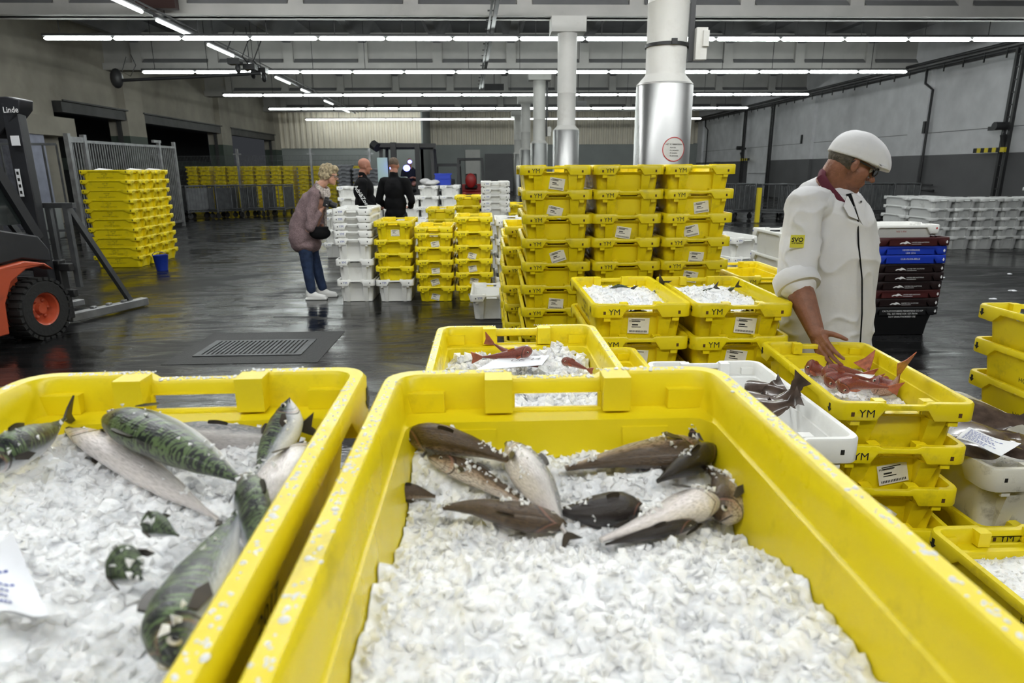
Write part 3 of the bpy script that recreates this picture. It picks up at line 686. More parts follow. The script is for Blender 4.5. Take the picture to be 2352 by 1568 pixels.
CM['UM'] = ufa_mesh('maroon_auction_crate', 'maroon', ()); CM['UD'] = ufa_mesh('dark_auction_crate', 'darkmaroon', ())
CM['UB1'] = ufa_mesh('blue_crate_plain', 'bluepl', ('VISVERWERKING', 'URK 2016'), False); CM['UB2'] = ufa_mesh('blue_crate_text', 'bluepl', ('OUR-OLIVIA-BELLE',), False)
CM['UK'] = ufa_mesh('black_crate', 'blackpl', ('CASTLETOWNBERE FISHERMENS CO-OP', 'TEL. 027-70045 FAX. 027-70194', 'NOT UNAUTHORISED USE'), False)

def label_mesh(sx=.10, sz=.075):
    mb = MB(); mb.box((0, 0, 0), (sx, .0008, sz), 0)
    for z, w_ in ((.028, .8), (.021, .5), (.004, .35), (-.006, .55)): mb.box((-(.9 - w_) * sx * .3, -.0006, z * sz / .075), (w_ * sx * .8, .0006, .0035 if z != .004 else .006), 1)
    for i in range(16): mb.box((-sx * .4 + i * sx * .8 / 15, -.0006, -.027 * sz / .075), (.0028, .0006, .009), 1)
    mb.text('MAKREEL', (-.02, -.0012, .021), (1, 0, 0), (0, 0, 1), .012, 1)
    return mb.mesh('paper_label', [M['paper'], M['ink']])
LBL = label_mesh()
CN = {'G': 'grey', 'Y': 'yellow', 'Y6': 'yellow', 'Y9': 'yellow', 'YD': 'yellow', 'YF': 'yellow', 'W': 'white', 'WD': 'worn white', 'WS': 'shallow white', 'WF': 'white', 'WR': 'white', 'UM': 'maroon', 'UD': 'dark maroon', 'UB1': 'blue', 'UB2': 'blue', 'UK': 'black'}
ORD = ['topmost', 'second from the top', 'third from the top', 'fourth from the top', 'fifth from the top', 'sixth from the top', 'seventh from the top', 'eighth from the top', 'ninth from the top', 'tenth from the top', 'eleventh from the top', 'twelfth from the top', 'thirteenth from the top']
PITCH = {'G': .13, 'Y': .155, 'Y6': .155, 'Y9': .155, 'YD': .214, 'YF': .155, 'W': .235, 'WD': .225, 'WS': .155, 'WF': .18, 'WR': .1, 'UM': .082, 'UD': .082, 'UB1': .082, 'UB2': .082, 'UK': .082}
HGT = {'YD': .26, 'W': .28, 'WD': .27, 'WF': .26, 'UM': .285, 'UD': .285, 'UB1': .285, 'UB2': .285, 'UK': .285}
def crate(kind, x, y, z, rz, label, group=None, lab=None, tilt=0, cat='crate'):
    o = bpy.data.objects.new({'G': 'storage_crate', 'U': 'auction_crate'}.get(kind[0], 'fish_crate'), CM[kind]); C.objects.link(o); o.location = (x, y, z); o.rotation_euler = (0, 0, rz)
    tag(o, label, cat, group)
    if lab:
        side, lx, lz, ang = lab                               # label on the short side towards -Y (local), side = +-1
        l = bpy.data.objects.new('paper_label', LBL); C.objects.link(l); l.parent = o
        H = HGT.get(kind, .2); f = (lz) / (H - .066)
        l.location = (lx, side * (.8 / 2 - .068 + .0095 * min(f, 1) + .0026), lz)
        l.rotation_euler = Euler((0, ang, 0)) if side < 0 else Euler((0, ang, PI))
        l.rotation_euler.x = 0; l['label'] = 'white printed paper label'
    return o
def stack(x, y, kinds, where, group, rz=0, z0=0, jit=.004, labels=None, pitches=None, flip=True):
    """kinds from the bottom up; returns the crates"""
    out = []; z = z0; n = len(kinds)
    for i, k in enumerate(kinds):
        r = rz + random.uniform(-.006, .006) + (PI if flip and random.random() < .5 and k[0] != 'U' else 0)
        nm = '%s crate, %s %s' % (CN[k], ORD[n - 1 - i].replace(' from the top', ' from top') if n > 1 else 'alone', where)
        lab = None
        if labels and labels.get(i):
            lx, lz, an = labels[i]; s = -1 if math.cos(r) > 0 else 1
            lab = (s, lx * (1 if s < 0 else -1), lz, an)
        out.append(crate(k, x + random.uniform(-jit, jit), y + random.uniform(-jit, jit), z, r, nm, group, lab)); z += pitches[i] if pitches else PITCH[k]
    return out
def rand_labels(n, p=.7, seed=1):
    rg = random.Random(seed); return {i: ((rg.uniform(-.03, .03), rg.uniform(.055, .085), rg.uniform(-.35, .35)) if rg.random() < p else None) for i in range(n)}

# ------------------------------------------------------------------ where the stacks stand
Z1 = .02                                   # the near stacks ride on low dollies
def dolly(x, y, lab):
    mb = MB(); mb.box((x, y, .0125), (.36, .66, .011))
    for a in (-1, 1):
        for b in (-1, 1): mb.tube([(x + a * .13 - .01, y + b * .28, .008), (x + a * .13 + .01, y + b * .28, .008)], .008, 8)
    tag(mb.obj('dolly', M['dark']), lab, 'dolly')
dolly(-.39, .48, 'low black dolly under the left foreground stack'); dolly(.09, .46, 'low black dolly under the centre foreground stack')
stack(-.39, .48, ['Y'] * 8, 'of left foreground mackerel stack', 'left foreground stack', rz=.02, z0=Z1, flip=False, jit=0)
stack(.09, .46, ['Y'] * 8, 'of centre foreground stack of brown fish', 'centre foreground stack', z0=Z1, flip=False, jit=0)
stack(.078, 1.46, ['Y'] * 7, 'of stack just behind the centre foreground crate', 'stack behind the centre foreground', flip=False)
stack(.40, 2.33, ['Y'] * 5, 'of the low stack half hidden behind the near crates', 'low hidden stack')
stack(.85, 2.10, ['W'] * 3, 'of white stack topped with flatfish', 'white flatfish stack', pitches=[.27] * 3, rz=-.03)
stack(1.405, 2.37, ['Y'] * 5, 'of red fish stack before the capped man', 'red fish stack', rz=-.09, labels={3: (.02, .075, -.25), 2: (0, .07, .6)}, flip=False)
stack(1.92, 2.36, ['Y', 'Y', 'WD'], 'of worn stack with paper sheet, right', 'worn stack right', flip=False)
stack(2.33, 2.33 + .0, ['Y', 'Y6', 'Y', 'Y9', 'Y6', 'Y'], 'of tall stack at the right picture edge', 'right edge stack', flip=False) if False else None
stack(2.44, 2.42, ['Y', 'Y', 'Y9', 'Y9', 'Y6', 'Y'], 'of tall stack at the right picture edge', 'right edge stack', flip=False)
stack(1.55, 1.34, ['Y', 'Y', 'Y'], 'of ice-filled low stack at lower right', 'lower right ice stack', flip=False)
stack(.70, 3.29, ['Y'] * 6, 'of the middle left stack with iced mackerel', 'middle mackerel stacks', labels={5: (-.0, .085, .04), 4: (.0, .085, .08), 3: (0, .08, .1)}, flip=False)
stack(1.17, 3.26, ['Y'] * 6, 'of the middle right stack with iced mackerel', 'middle mackerel stacks', labels={5: (.03, .085, .09), 4: (.0, .085, .15)}, rz=-.02, flip=False)
for i, x in enumerate((.455, .92, 1.385)):
    stack(x, 4.70, ['Y'] * 10, 'of %s column in the tall yellow block' % ['left', 'centre', 'right'][i], 'tall yellow block', labels=rand_labels(10, .75, i + 3), jit=.008, flip=False, rz=(-.01, 0, .01)[i])
stack(.36, 5.60, ['Y'] * 7, 'of first column behind the tall yellow block', 'behind the yellow block', jit=.015)
stack(.36, 6.50, ['Y'] * 6, 'of second column behind the tall yellow block', 'behind the yellow block', jit=.015)
stack(2.02, 4.95, ['Y'] * 5, 'of open stack between yellow block and man', 'open yellow stacks behind the man')
stack(2.95, 6.3, ['Y'] * 3 + ['W'] * 2, 'of mixed stack left of man\'s elbow', 'mixed stack by the man')
stack(3.1, 8.3, ['W'] * 3, 'of white stack right of yellow block', 'white stack behind the man', rz=.25)
# middle distance, left of the yellow block
stack(-1.61, 8.33, ['W'] * 7, 'of the white stack the bent woman faces', 'white stack by the woman', pitches=[.25, .25, .09, .09, .085, .085, .085], flip=False)
stack(-1.13, 8.30, ['W', 'Y', 'Y', 'Y', 'YD'], 'of yellow stack based on one white crate', 'yellow on white stack', pitches=[.245, .16, .16, .155, .2], flip=False, labels={4: (.02, .12, 0)})
stack(-.64, 8.28, ['Y'] * 6, 'of left paired yellow stack beyond the drain', 'paired yellow stacks', pitches=[.16] * 4 + [.07, .07], flip=False, labels=rand_labels(6, .6, 9))
stack(-.165, 8.28, ['Y'] * 6, 'of right paired yellow stack beyond the drain', 'paired yellow stacks', pitches=[.165] * 7, flip=False, labels=rand_labels(6, .8, 4))
stack(.32, 8.4, ['W'] * 4, 'of the white stack touching the yellow block', 'white stack by the block', flip=False)
stack(.04, 7.25, ['W'], 'on the floor before the paired yellow stacks', 'single white crate', flip=False)
stack(-.74, 10.9, ['Y'] * 6, 'of left rear yellow stack', 'rear yellow stacks')
stack(-.35 + .02, 11.9, ['Y'] * 7, 'of right rear yellow stack', 'rear yellow stacks')
stack(.14, 11.0, ['W'] * 8, 'of the tall white stack left of the steel columns', 'tall rear white stack', pitches=[.235] * 3 + [.1] * 5)
stack(.62, 12.2, ['Y'] * 6, 'of the small yellow stack beside the steel columns', 'yellow stack by the columns')
stack(-1.12, 9.7, ['W'] * 3 + ['W'], 'of the low white stack right behind the second man', 'low rear white stack', pitches=[.235, .235, .1, .1])
for i, (x, y, n) in enumerate(((-1.78, 15.8, 4), (-1.33, 15.8, 5), (-.86, 15.9, 5), (-3.1, 15.4, 5), (-2.62, 15.5, 5), (-2.2, 15.9, 5))):
    stack(x, y, ['W'] * n, 'of the white rear stack %s' % ['under the second man\'s elbow', 'with a white sack on top', 'under the blue crate', 'left of the first man', 'behind the first man', 'between the two men'][i], 'rear white stacks', jit=.01)
stack(-2.78, 12.6, ['W'] * 4, 'of the white stack behind the bent woman', 'white stack behind the woman', pitches=[.235, .235, .1, .1], jit=.01)
# dark auction crates by the man
stack(3.93, 6.16, ['UK', 'UD', 'UM', 'UD', 'UD', 'UD', 'UB2', 'UB1', 'UM'], 'of dark auction stack right of man', 'dark auction stack', rz=-PI / 2, jit=.006, flip=False)
crate('WR', 3.86, 6.2, .90, -PI / 2, 'white crate with red print lying on top of the dark auction stack', 'dark auction stack')
# white wall of crates far right
for i in range(8):
    n = 5 if i != 5 else 6
    for j in range(2): 
        if j == 1 and i > 1: continue
        stack(8.75 + i * .475 + j * .0, 12.85 + j * .82, ['WF'] * (n - j * 0), 'of %s column in far right white wall%s' % (ordn[i], ', rear rank' if j else ''), 'far right white wall', jit=.012)
# left tall stacks
for i in range(3):
    stack(-6.22, 11.42 + i * .475, ['Y'] * 10, 'of %s stack right of the forklift' % ['front', 'middle', 'rear'][i], 'left tall stacks', rz=PI / 2, jit=.008)
# yellow wall of stacks behind the mesh fence (the crates past the 300 largest, one object)
FAR = []
for i in range(13):
    n = 11
    FAR.append((-12.0 + i * .5 + (i // 2) * .11, 28.3 + .02 * i, n))
mb = MB(); sv = [tuple(v.co) for v in CM['YF'].vertices]; sf = [tuple(p.vertices) for p in CM['YF'].polygons]
for x, y, n in FAR:
    for k in range(n):
        dx, dy = random.uniform(-.012, .012), random.uniform(-.012, .012)
        mb.add([(x + dx + a, y + dy + b, k * .155 + c) for a, b, c in sv], sf)
tag(mb.obj('fish_crates', M['yellow'], fix=False), 'long wall of stacked yellow fish crates at the back behind the mesh fence', 'crates', kind='stuff')
stack(-5.0, 24.2, ['G'] * 13, 'of the left grey stack behind the first man', 'grey stacks', jit=.01); stack(-4.5, 24.3, ['G'] * 12, 'of the middle grey stack between the men', 'grey stacks', jit=.01); stack(-4.0, 24.2, ['G'] * 12, 'of the right grey stack between the men', 'grey stacks', jit=.01)

# loose papers on the left tall stacks
for i, (x, y) in enumerate(((-6.3, 11.4), (-6.05, 11.9), (-5.95, 12.35))):
    mb = MB(); mb.add([(x - .12, y - .1, 1.60), (x + .12, y - .12, 1.598), (x + .1, y + .1, 1.60), (x - .14, y + .1, 1.625)], [(0, 1, 2, 3)]); mb.add([(x - .12, y - .1, 1.598), (x + .12, y - .12, 1.596), (x + .1, y + .1, 1.598), (x - .14, y + .1, 1.623)], [(0, 1, 2, 3)])
    tag(mb.obj('paper_sheet', M['sheet'], fix=False), 'curled white paper on the %s row of the left tall stack' % ['front', 'middle', 'rear'][i], 'paper')

# ------------------------------------------------------------------ ICE
def ice(name_label, x, y, z0, hfun, rz=0, W=.46, L=.8, H=.2, bodyW=.375, step=.006, amp=.010, chips=500, seed=0, y0=-1, y1=1, sc=1.0, extra=None, nex=0):
    a0, b0 = bodyW / 2, L / 2 - .06
    def half(h):
        b0 = L / 2 - .068
        t = min(max((h - .014) / (H - .064), 0), 1.05); return a0 - .008 + (W / 2 - .034 - a0 + .008) * t - .0015, b0 - .008 + (L / 2 - .070 - b0 + .008) * t - .0015
    nx = int(W * .82 / step); ny = int(L * .88 * (y1 - y0) / 2 / step); mb = MB(); vs = []; fs = []
    R = Matrix.Rotation(rz, 3, 'Z'); rg = random.Random(seed)
    def hh(u, v, X, Y):
        q = V((X * 30 + seed * 3, Y * 30, seed)); h = hfun(u, v)
        h += amp * (noise.fractal(q * .55, 1, 2, 4) * 1.1 + .55 * noise.turbulence(q * 1.6, 3, False)); c = noise.cell(q * 2.4); return h + amp * .30 * c - amp * .4
    for j in range(ny + 1):
        for i in range(nx + 1):
            u = -1 + 2 * i / nx; v = y0 + (y1 - y0) * j / ny
            h = hh(u, v, x + u * .2, y + v * .37)
            ha, hb = half(min(h, H - .05)); p = R @ V((u * ha, v * hb, 0)); vs.append((x + p.x, y + p.y, z0 + h))
    for j in range(ny):
        for i in range(nx): k = j * (nx + 1) + i; fs.append((k, k + 1, k + nx + 2, k + nx + 1))
    mb.add(vs, fs, 0, True)
    for c in range(chips):
        k = rg.randrange(len(vs)); p = V(vs[k]); s = rg.uniform(.002, .0075) * sc; ro = Euler((rg.uniform(0, 6), rg.uniform(0, 6), rg.uniform(0, 6))).to_matrix()
        loc = R.inverted() @ V((p.x - x, p.y - y, 0))
        if abs(loc.x) > a0 - .004 or abs(loc.y) > b0 - .006: continue
        q = [ro @ V(a) * s for a in ((1, 0, -.5), (-.6, .8, -.4), (-.5, -.9, -.5), (.1, .1, 1.0), (.9, .7, .4))]
        mb.add([p + t + V((0, 0, s * .2)) for t in q], [(0, 2, 1), (0, 3, 2), (1, 2, 3), (0, 4, 3), (1, 3, 4), (0, 1, 4)])
    for c in range(nex):                                       # crumbs of ice lying on the fish
        p, h_, w_, d_ = rg.choice(extra); a = rg.gauss(0, .75); s = rg.uniform(.0012, .0045); sd = d_.cross(V((0, 0, 1))); sd = sd.normalized() if sd.length > .1 else V((1, 0, 0)); un = sd.cross(d_)
        if un.z < 0: un = -un
        p = p + d_ * rg.uniform(-.006, .006) + sd * math.sin(a) * w_ * .97 + un * math.cos(a) * min(h_, max(w_, h_ * .9)) * .97
        if noise.noise(p * 22) < .0: continue
        ro = Euler((rg.uniform(0, 6), rg.uniform(0, 6), rg.uniform(0, 6))).to_matrix(); q = [ro @ V(a_) * s for a_ in ((1, 0, -.5), (-.6, .8, -.4), (-.5, -.9, -.5), (.1, .1, 1.0), (.9, .7, .4))]
        mb.add([p + t for t in q], [(0, 2, 1), (0, 3, 2), (1, 2, 3), (0, 4, 3), (1, 3, 4), (0, 1, 4)])
    me = mb.mesh('crushed_ice', M['ice'], fix=False); me.polygons.foreach_set('use_smooth', [i < len(fs) for i in range(len(me.polygons))])
    o = bpy.data.objects.new('crushed_ice', me); C.objects.link(o); return tag(o, name_label, 'ice', kind='stuff')
zt = Z1 + 7 * .155
def sst(a, b, x): t = min(max((x - a) / (b - a), 0), 1); return t * t * (3 - 2 * t)
def hN2(u, v): return .083 - .004 * u + .024 * sst(.72, .95, v) + .034 * (1 - sst(.18, .42, v))
def hN1(u, v): return .122 + .030 * (1 - sst(.0, .55, v)) - .028 * math.exp(-((u - .72) ** 2) / .05) * (1 - sst(.2, .6, v)) + .012 * (1 - sst(-.8, -.3, u))
ice('coarse ice with red fish in the crate behind the centre foreground', .078, 1.46, 6 * .155, lambda u, v: .128 + .022 * math.exp(-(u - .45) ** 2 / .12) * (.5 + v * .5), chips=2200, seed=3, amp=.020, sc=2.4, step=.006)
ice('ice under the flatfish in the white crate', .85, 2.10, .54, lambda u, v: .15, rz=-.03, H=.28, bodyW=.37, chips=200, seed=4, step=.012)
ice('ice among the red fish in the crate before the capped man', 1.405, 2.37, .62, lambda u, v: .085 + .015 * v, rz=-.09, chips=700, seed=5, step=.01)
ice('ice under the dark flatfish in the worn white crate', 1.92, 2.36, .31, lambda u, v: .15, H=.27, bodyW=.37, chips=100, seed=6, step=.012)
ice('fine crushed ice filling the lower right crate', 1.55, 1.34, .31, lambda u, v: .125 + .004 * v, chips=900, seed=7, step=.007, amp=.007)
ice('bright heaped ice in the middle left mackerel crate', .70, 3.29, .775, lambda u, v: .148 + .012 * (1 - u * u), chips=900, seed=8, step=.01, amp=.014)
ice('bright heaped ice in the middle right mackerel crate', 1.17, 3.26, .775, lambda u, v: .142 + .02 * (1 - u * u), rz=-.02, chips=900, seed=9, step=.01, amp=.016)
ice('thin ice in the right edge crate', 2.44, 2.42, .775, lambda u, v: .11, chips=100, seed=10, step=.012)

# ------------------------------------------------------------------ FISH
FP = {}
PROF = {'m': [(0, .05), (.03, .20), (.08, .42), (.16, .70), (.28, .95), (.40, 1), (.55, .90), (.70, .64), (.82, .36), (.91, .17), (.96, .11), (1, .12)],
        'c': [(0, .16), (.03, .42), (.08, .66), (.16, .88), (.25, 1), (.38, .97), (.55, .74), (.72, .48), (.85, .30), (.94, .19), (1, .16)],
        'g': [(0, .30), (.03, .60), (.08, .84), (.16, 1), (.25, .98), (.38, .80), (.55, .58), (.72, .38), (.85, .24), (.94, .15), (1, .13)]}
def fish(nm, mt, label, pts, up, h, wdt, prof='m', fins='fin', group=None, tail=1.0, eye=True, mouth=False):
    pts = [V(p) for p in pts]
    def cr(t):                                                 # smooth curve through the points
        n = len(pts) - 1; s = min(t * n, n - 1e-6); i = int(s); f = s - i
        p0 = pts[i - 1] if i > 0 else pts[0] * 2 - pts[1]; p1 = pts[i]; p2 = pts[i + 1]; p3 = pts[i + 2] if i + 2 <= n else pts[n] * 2 - pts[n - 1]
        return .5 * ((2 * p1) + (p2 - p0) * f + (2 * p0 - 5 * p1 + 4 * p2 - p3) * f * f + (3 * p1 - p0 - 3 * p2 + p3) * f ** 3)
    def rad(t):
        P_ = PROF[prof]
        for a, b in zip(P_, P_[1:]):
            if t <= b[0]: k = (t - a[0]) / (b[0] - a[0]); k = k * k * (3 - 2 * k) * .3 + k * .7; return a[1] + (b[1] - a[1]) * k
        return P_[-1][1]
    ns, nc = 34, 20; up = V(up).normalized(); frames = []; mb = MB(); vs = []; uv = []
    for i in range(ns + 1):
        t = i / ns; t = t ** 1.25 if t < .5 else t * 1.0 + 0; t = (i / ns) ** 1.2; p = cr(t); d = (cr(min(t + .01, 1)) - cr(max(t - .01, 0))).normalized()
        x = d.cross(up).normalized(); y = x.cross(d).normalized(); r = rad(t); frames.append((t, p, x, y, d, r))
        for k in range(nc + 1):
            a = 2 * PI * k / nc; sy = math.cos(a); sx_ = math.sin(a)
            vs.append(p + x * sx_ * wdt * r * (.92 if sy < 0 else 1) + y * sy * h * r * (1.08 if sy < 0 else 1)); uv.append((t, 1 - abs(1 - 2 * k / nc)))
    m = nc + 1; fs = [(i * m + k, i * m + k + 1, (i + 1) * m + k + 1, (i + 1) * m + k) for i in range(ns) for k in range(nc)]
    fs.append(tuple(range(nc))); fs.append(tuple(ns * m + k for k in range(nc)))
    mb.add(vs, fs, 0, True); me = mb.mesh(nm, mt, fix=True)
    me.update(); ul = me.uv_layers.new(name='UVMap')
    for l in me.loops: ul.data[l.index].uv = uv[l.vertex_index]
    body = bpy.data.objects.new('body', me); C.objects.link(body)
    t0 = thing(nm, label, 'fish', pts[len(pts) // 2], 0, group); body.parent = t0
    def fr(t): return min(frames, key=lambda f: abs(f[0] - t))
    for f_ in frames:
        if f_[0] > .12: FP.setdefault(group, []).append((f_[1], f_[5] * h, f_[5] * wdt, f_[4]))
    if tail:
        t, p, x, y, d, r = frames[-1]; s = h * 1.25 * tail; mb = MB()
        poly = [(-.1 * s, -.12 * s), (.35 * s, -.5 * s), (1.15 * s, -.95 * s), (.62 * s, 0), (1.15 * s, .95 * s), (.35 * s, .5 * s), (-.1 * s, .12 * s)]
        if prof != 'm': poly = [(-.1 * s, -.14 * s), (.5 * s, -.5 * s), (1.0 * s, -.75 * s), (.85 * s, 0), (1.0 * s, .75 * s), (.5 * s, .5 * s), (-.1 * s, .14 * s)]
        mb.prism(poly, p - x * .0012, d, y, x, .0024); mb.obj('tail_fin', M[fins], t0)
    if eye:
        t, p, x, y, d, r = fr(.105)
        for s in (-1, 1):
            c = p + x * s * wdt * r * .86 + y * h * r * .32; R = Matrix((x, y, x.cross(y))).transposed()
            e = MB(); e.ell(c, (wdt * .10, h * .19, h * .19), R, 8, 0); e.ell(c + x * s * wdt * .07, (wdt * .07, h * .11, h * .11), R, 8, 1); e.obj('eye', [M['eyew'], M['eyeb']], t0)
    if eye:
        t, p, x, y, d, r = fr(.0); t2, p2, x2, y2, d2, r2 = fr(.075)
        for s in (-1, 1):
            e = MB(); e.tube([p - y * h * r * .15 + x * s * wdt * r * .3 - d * .001, p.lerp(p2, .5) - y * h * r2 * .32 + x * s * wdt * r2 * .72, p2 - y * h * r2 * .48 + x * s * wdt * r2 * .90], [h * .04, h * .035, h * .015], 6); e.obj('mouth', M['fin'], t0)
    t, p, x, y, d, r = fr(.26)
    for s in (-1, 1):
        mb = MB(); c = p + x * s * wdt * r * .99 - y * h * .05; mb.prism([(0, -.1 * h), (.55 * h, -.35 * h), (.95 * h, -.15 * h), (.6 * h, .12 * h), (0, .14 * h)], c, (d + x * s * .3).normalized(), y, x * s, .001); mb.obj('pectoral_fin', M[fins], t0)
    mb = MB(); q = [(f[1] + f[3] * f[5] * h * .96) for f in frames if .32 < f[0] < .48]; q2 = [(f[1] + f[3] * (f[5] * h * .96 + h * .28 * math.sin(PI * (f[0] - .30) / .2) ** .5 if f[0] < .5 else 0)) for f in frames if .32 < f[0] < .48]
    n = len(q)
    if n > 2:
        xs_ = fr(.4)[2] * .001
        mb.add([a - xs_ for a in q] + [a - xs_ for a in q2] + [a + xs_ for a in q] + [a + xs_ for a in q2], [(i, i + 1, n + i + 1, n + i) for i in range(n - 1)] + [(2 * n + i, 3 * n + i, 3 * n + i + 1, 2 * n + i + 1) for i in range(n - 1)]); mb.obj('dorsal_fin', M[fins], t0)
    return settle(t0)
G1, G2 = 'mackerel in the left foreground crate', 'brown fish in the centre foreground crate'
mk = M['mackerel']
fish('mackerel', mk, 'large striped mackerel lying across the top left crate, pointed head at upper left', [P(240, 958, .775), P(330, 985, .725), P(450, 1045, .655), P(575, 1115, .60)], (-.35, -.75, .30), .034, .025, group=G1, tail=.6)
fish('mackerel', M['palefish'], 'slim silver mackerel behind the striped one, tail at the right corner', [P(360, 985, .80), P(480, 998, .80), P(600, 1003, .795), P(692, 985, .79)], (0, -.3, 1), .020, .014, group=G1, tail=.9)
fish('mackerel', mk, 'mackerel with head and round eye sticking up in the right corner', [P(664, 915, .80), P(655, 975, .78), P(620, 1040, .73), P(585, 1090, .68)], (-.8, .2, .2), .021, .017, group=G1, tail=0)
fish('mackerel', M['palefish'], 'white bellied mackerel against the right rim of the left crate', [P(700, 1020, .73), P(665, 1080, .66), P(620, 1160, .59), P(580, 1240, .53)], (.9, -.2, .2), .030, .022, group=G1, tail=0)
fish('mackerel', M['palefish'], 'pale silver mackerel half sunk in ice below the striped one', [P(150, 985, .81), P(250, 1030, .755), P(380, 1115, .665), P(505, 1195, .585)], (.4, .6, -.3), .022, .018, group=G1, tail=.5)
fish('mackerel', mk, 'dark backed mackerel at the far left rim', [P(-60, 1085, .64), P(20, 1035, .68), P(100, 1000, .75), P(150, 960, .80)], (.1, -.1, 1), .022, .018, group=G1, tail=.8)
fish('mackerel', mk, 'mackerel pointing toward the viewer by the right inner wall of the left crate', [P(400, 1530, .345), P(425, 1430, .39), P(490, 1290, .475), P(560, 1150, .575)], (-.85, .1, .35), .027, .020, group=G1, tail=0)
fish('mackerel', mk, 'striped mackerel flank squeezed between two silver ones', [P(555, 1090, .63), P(575, 1150, .57), P(590, 1230, .515), P(575, 1310, .46)], (.4, .2, .8), .022, .014, group=G1, tail=0)
fish('mackerel', mk, 'small dark mackerel head poking out of the ice at left', [P(262, 1290, .455), P(290, 1300, .45), P(325, 1330, .435)], (0, -.3, 1), .017, .014, group=G1, tail=0)
fish('mackerel', mk, 'dark mackerel back just breaking the ice in mid crate', [P(330, 1200, .525), P(360, 1205, .52), P(410, 1230, .505)], (0, -.3, 1), .012, .010, group=G1, tail=0)
wh, dk, pf = M['whiting'], M['darkfish'], M['palefish']
fish('cod', wh, 'brown mottled fish with clear eye in the upper left of the centre crate', [P(927, 1000, .79), P(1010, 1008, .77), P(1100, 1030, .75), P(1190, 1065, .72)], (0, -.45, .9), .021, .018, 'c', group=G2, tail=.5)
fish('cod', pf, 'long pale fish pointing to the viewer in the middle of the centre crate', [P(1165, 1015, .78), P(1205, 1070, .72), P(1255, 1140, .66), P(1300, 1225, .61)], (.75, -.1, .5), .022, .019, 'm', group=G2, tail=.5)
fish('cod', wh, 'brown fish curved along the left front of the long pale fish', [P(1300, 1205, .625), P(1190, 1185, .635), P(1090, 1165, .65), P(1005, 1165, .655)], (0, -.9, .5), .021, .016, 'c', group=G2, tail=0)
fish('cod', wh, 'thin brown fish running diagonally in ice left of the long pale fish', [P(985, 1050, .75), P(1080, 1085, .725), P(1170, 1135, .685), P(1262, 1185, .645)], (.3, .5, .7), .013, .011, 'c', group=G2, tail=0)
fish('cod', dk, 'dark blunt headed fish right of the long pale fish', [P(1484, 1165, .655), P(1420, 1168, .652), P(1340, 1175, .648), P(1262, 1172, .65)], (0, -.3, 1), .020, .019, 'm', group=G2, tail=0)
fish('cod', wh, 'brown and white fish in the upper right, head at the corner', [P(1618, 1028, .78), P(1540, 1040, .765), P(1430, 1050, .75), P(1300, 1075, .73)], (.25, -.95, -.15), .030, .020, 'c', group=G2, tail=0)
fish('cod', dk, 'dark olive fish lying in front of the upright head at right', [P(1643, 1032, .76), P(1600, 1055, .735), P(1550, 1080, .71), P(1510, 1105, .695)], (0, -.3, 1), .020, .015, 'c', group=G2, tail=0)
fish('cod', dk, 'dark fish snout standing upright against the back right corner', [P(1584, 963, .80), P(1598, 1000, .795), P(1612, 1040, .785), P(1625, 1070, .77)], (-.9, 0, .1), .014, .013, 'c', group=G2, tail=0)
fish('cod', pf, 'pale pink fish belly at right front of the dark blunt headed fish', [P(1648, 1150, .655), P(1580, 1165, .645), P(1490, 1200, .62), P(1380, 1240, .595)], (.2, .9, -.5), .026, .020, 'c', group=G2, tail=0)
fish('cod', wh, 'brown headed fish with white jaw against the right wall', [P(1655, 1195, .635), P(1668, 1150, .66), P(1655, 1100, .70), P(1620, 1075, .73)], (-.9, 0, .35), .021, .018, 'c', group=G2, tail=0)
fish('cod', dk, 'dark slim tail lying at the back wall of the centre crate', [P(1130, 1030, .79), P(1170, 1008, .805), P(1215, 1000, .808), P(1262, 996, .81)], (0, -.2, 1), .009, .007, 'c', group=G2, tail=1.2, eye=False)
fish('cod', dk, 'thin dark fish edge showing in the ice below the pink belly', [P(1600, 1200, .62), P(1530, 1215, .61), P(1460, 1232, .60), P(1390, 1250, .59)], (0, -.2, 1), .009, .008, 'c', group=G2, tail=0)
fish('cod', wh, 'brown fish mostly buried at the left wall of the centre crate', [P(900, 1140, .70), P(950, 1130, .705), P(1000, 1140, .70)], (0, -.2, 1), .012, .012, 'c', group=G2, tail=0)
ice('crushed ice with brown fish in the centre foreground crate', .09, .46, zt, hN2, step=.0045, chips=2600, seed=1, y0=-.6, amp=.011, extra=FP[G2], nex=900)
ice('crushed ice with mackerel in the left foreground crate', -.39, .48, zt, hN1, rz=.02, step=.0045, chips=2000, seed=2, y0=-.6, amp=.011, extra=FP[G1], nex=260)
gr = M['gurnard']; G3 = 'red fish in the crate before the capped man'
fish('gurnard', gr, 'red gurnard lying on a paper in the crate behind the foreground', [P(1222, 803, 1.60), P(1185, 812, 1.60), P(1140, 818, 1.60), P(1105, 820, 1.60)], (0, -.4, 1), .017, .015, 'g', 'finr', tail=1.2)
fish('gurnard', gr, 'red gurnard with raised tail fin at the back wall', [P(1240, 840, 1.62), P(1190, 822, 1.68), P(1155, 803, 1.72), P(1132, 788, 1.74)], (0, -.4, 1), .016, .014, 'g', 'finr', tail=1.5)
fish('gurnard', gr, 'small red fish tail in the ice at the right of that crate', [P(1290, 828, 1.55), P(1310, 832, 1.55), P(1335, 842, 1.53), P(1350, 848, 1.52)], (0, -.2, 1), .012, .01, 'g', 'finr', tail=1.0)
mb = MB(); a = P(1090, 850, 1.46); b_ = P(1245, 838, 1.50); c_ = P(1262, 815, 1.62); d_ = P(1145, 822, 1.60)
mb.add([a, b_, c_, d_], [(0, 1, 2, 3)]); mb.add([v - V((0, 0, .001)) for v in (a, b_, c_, d_)], [(3, 2, 1, 0)])
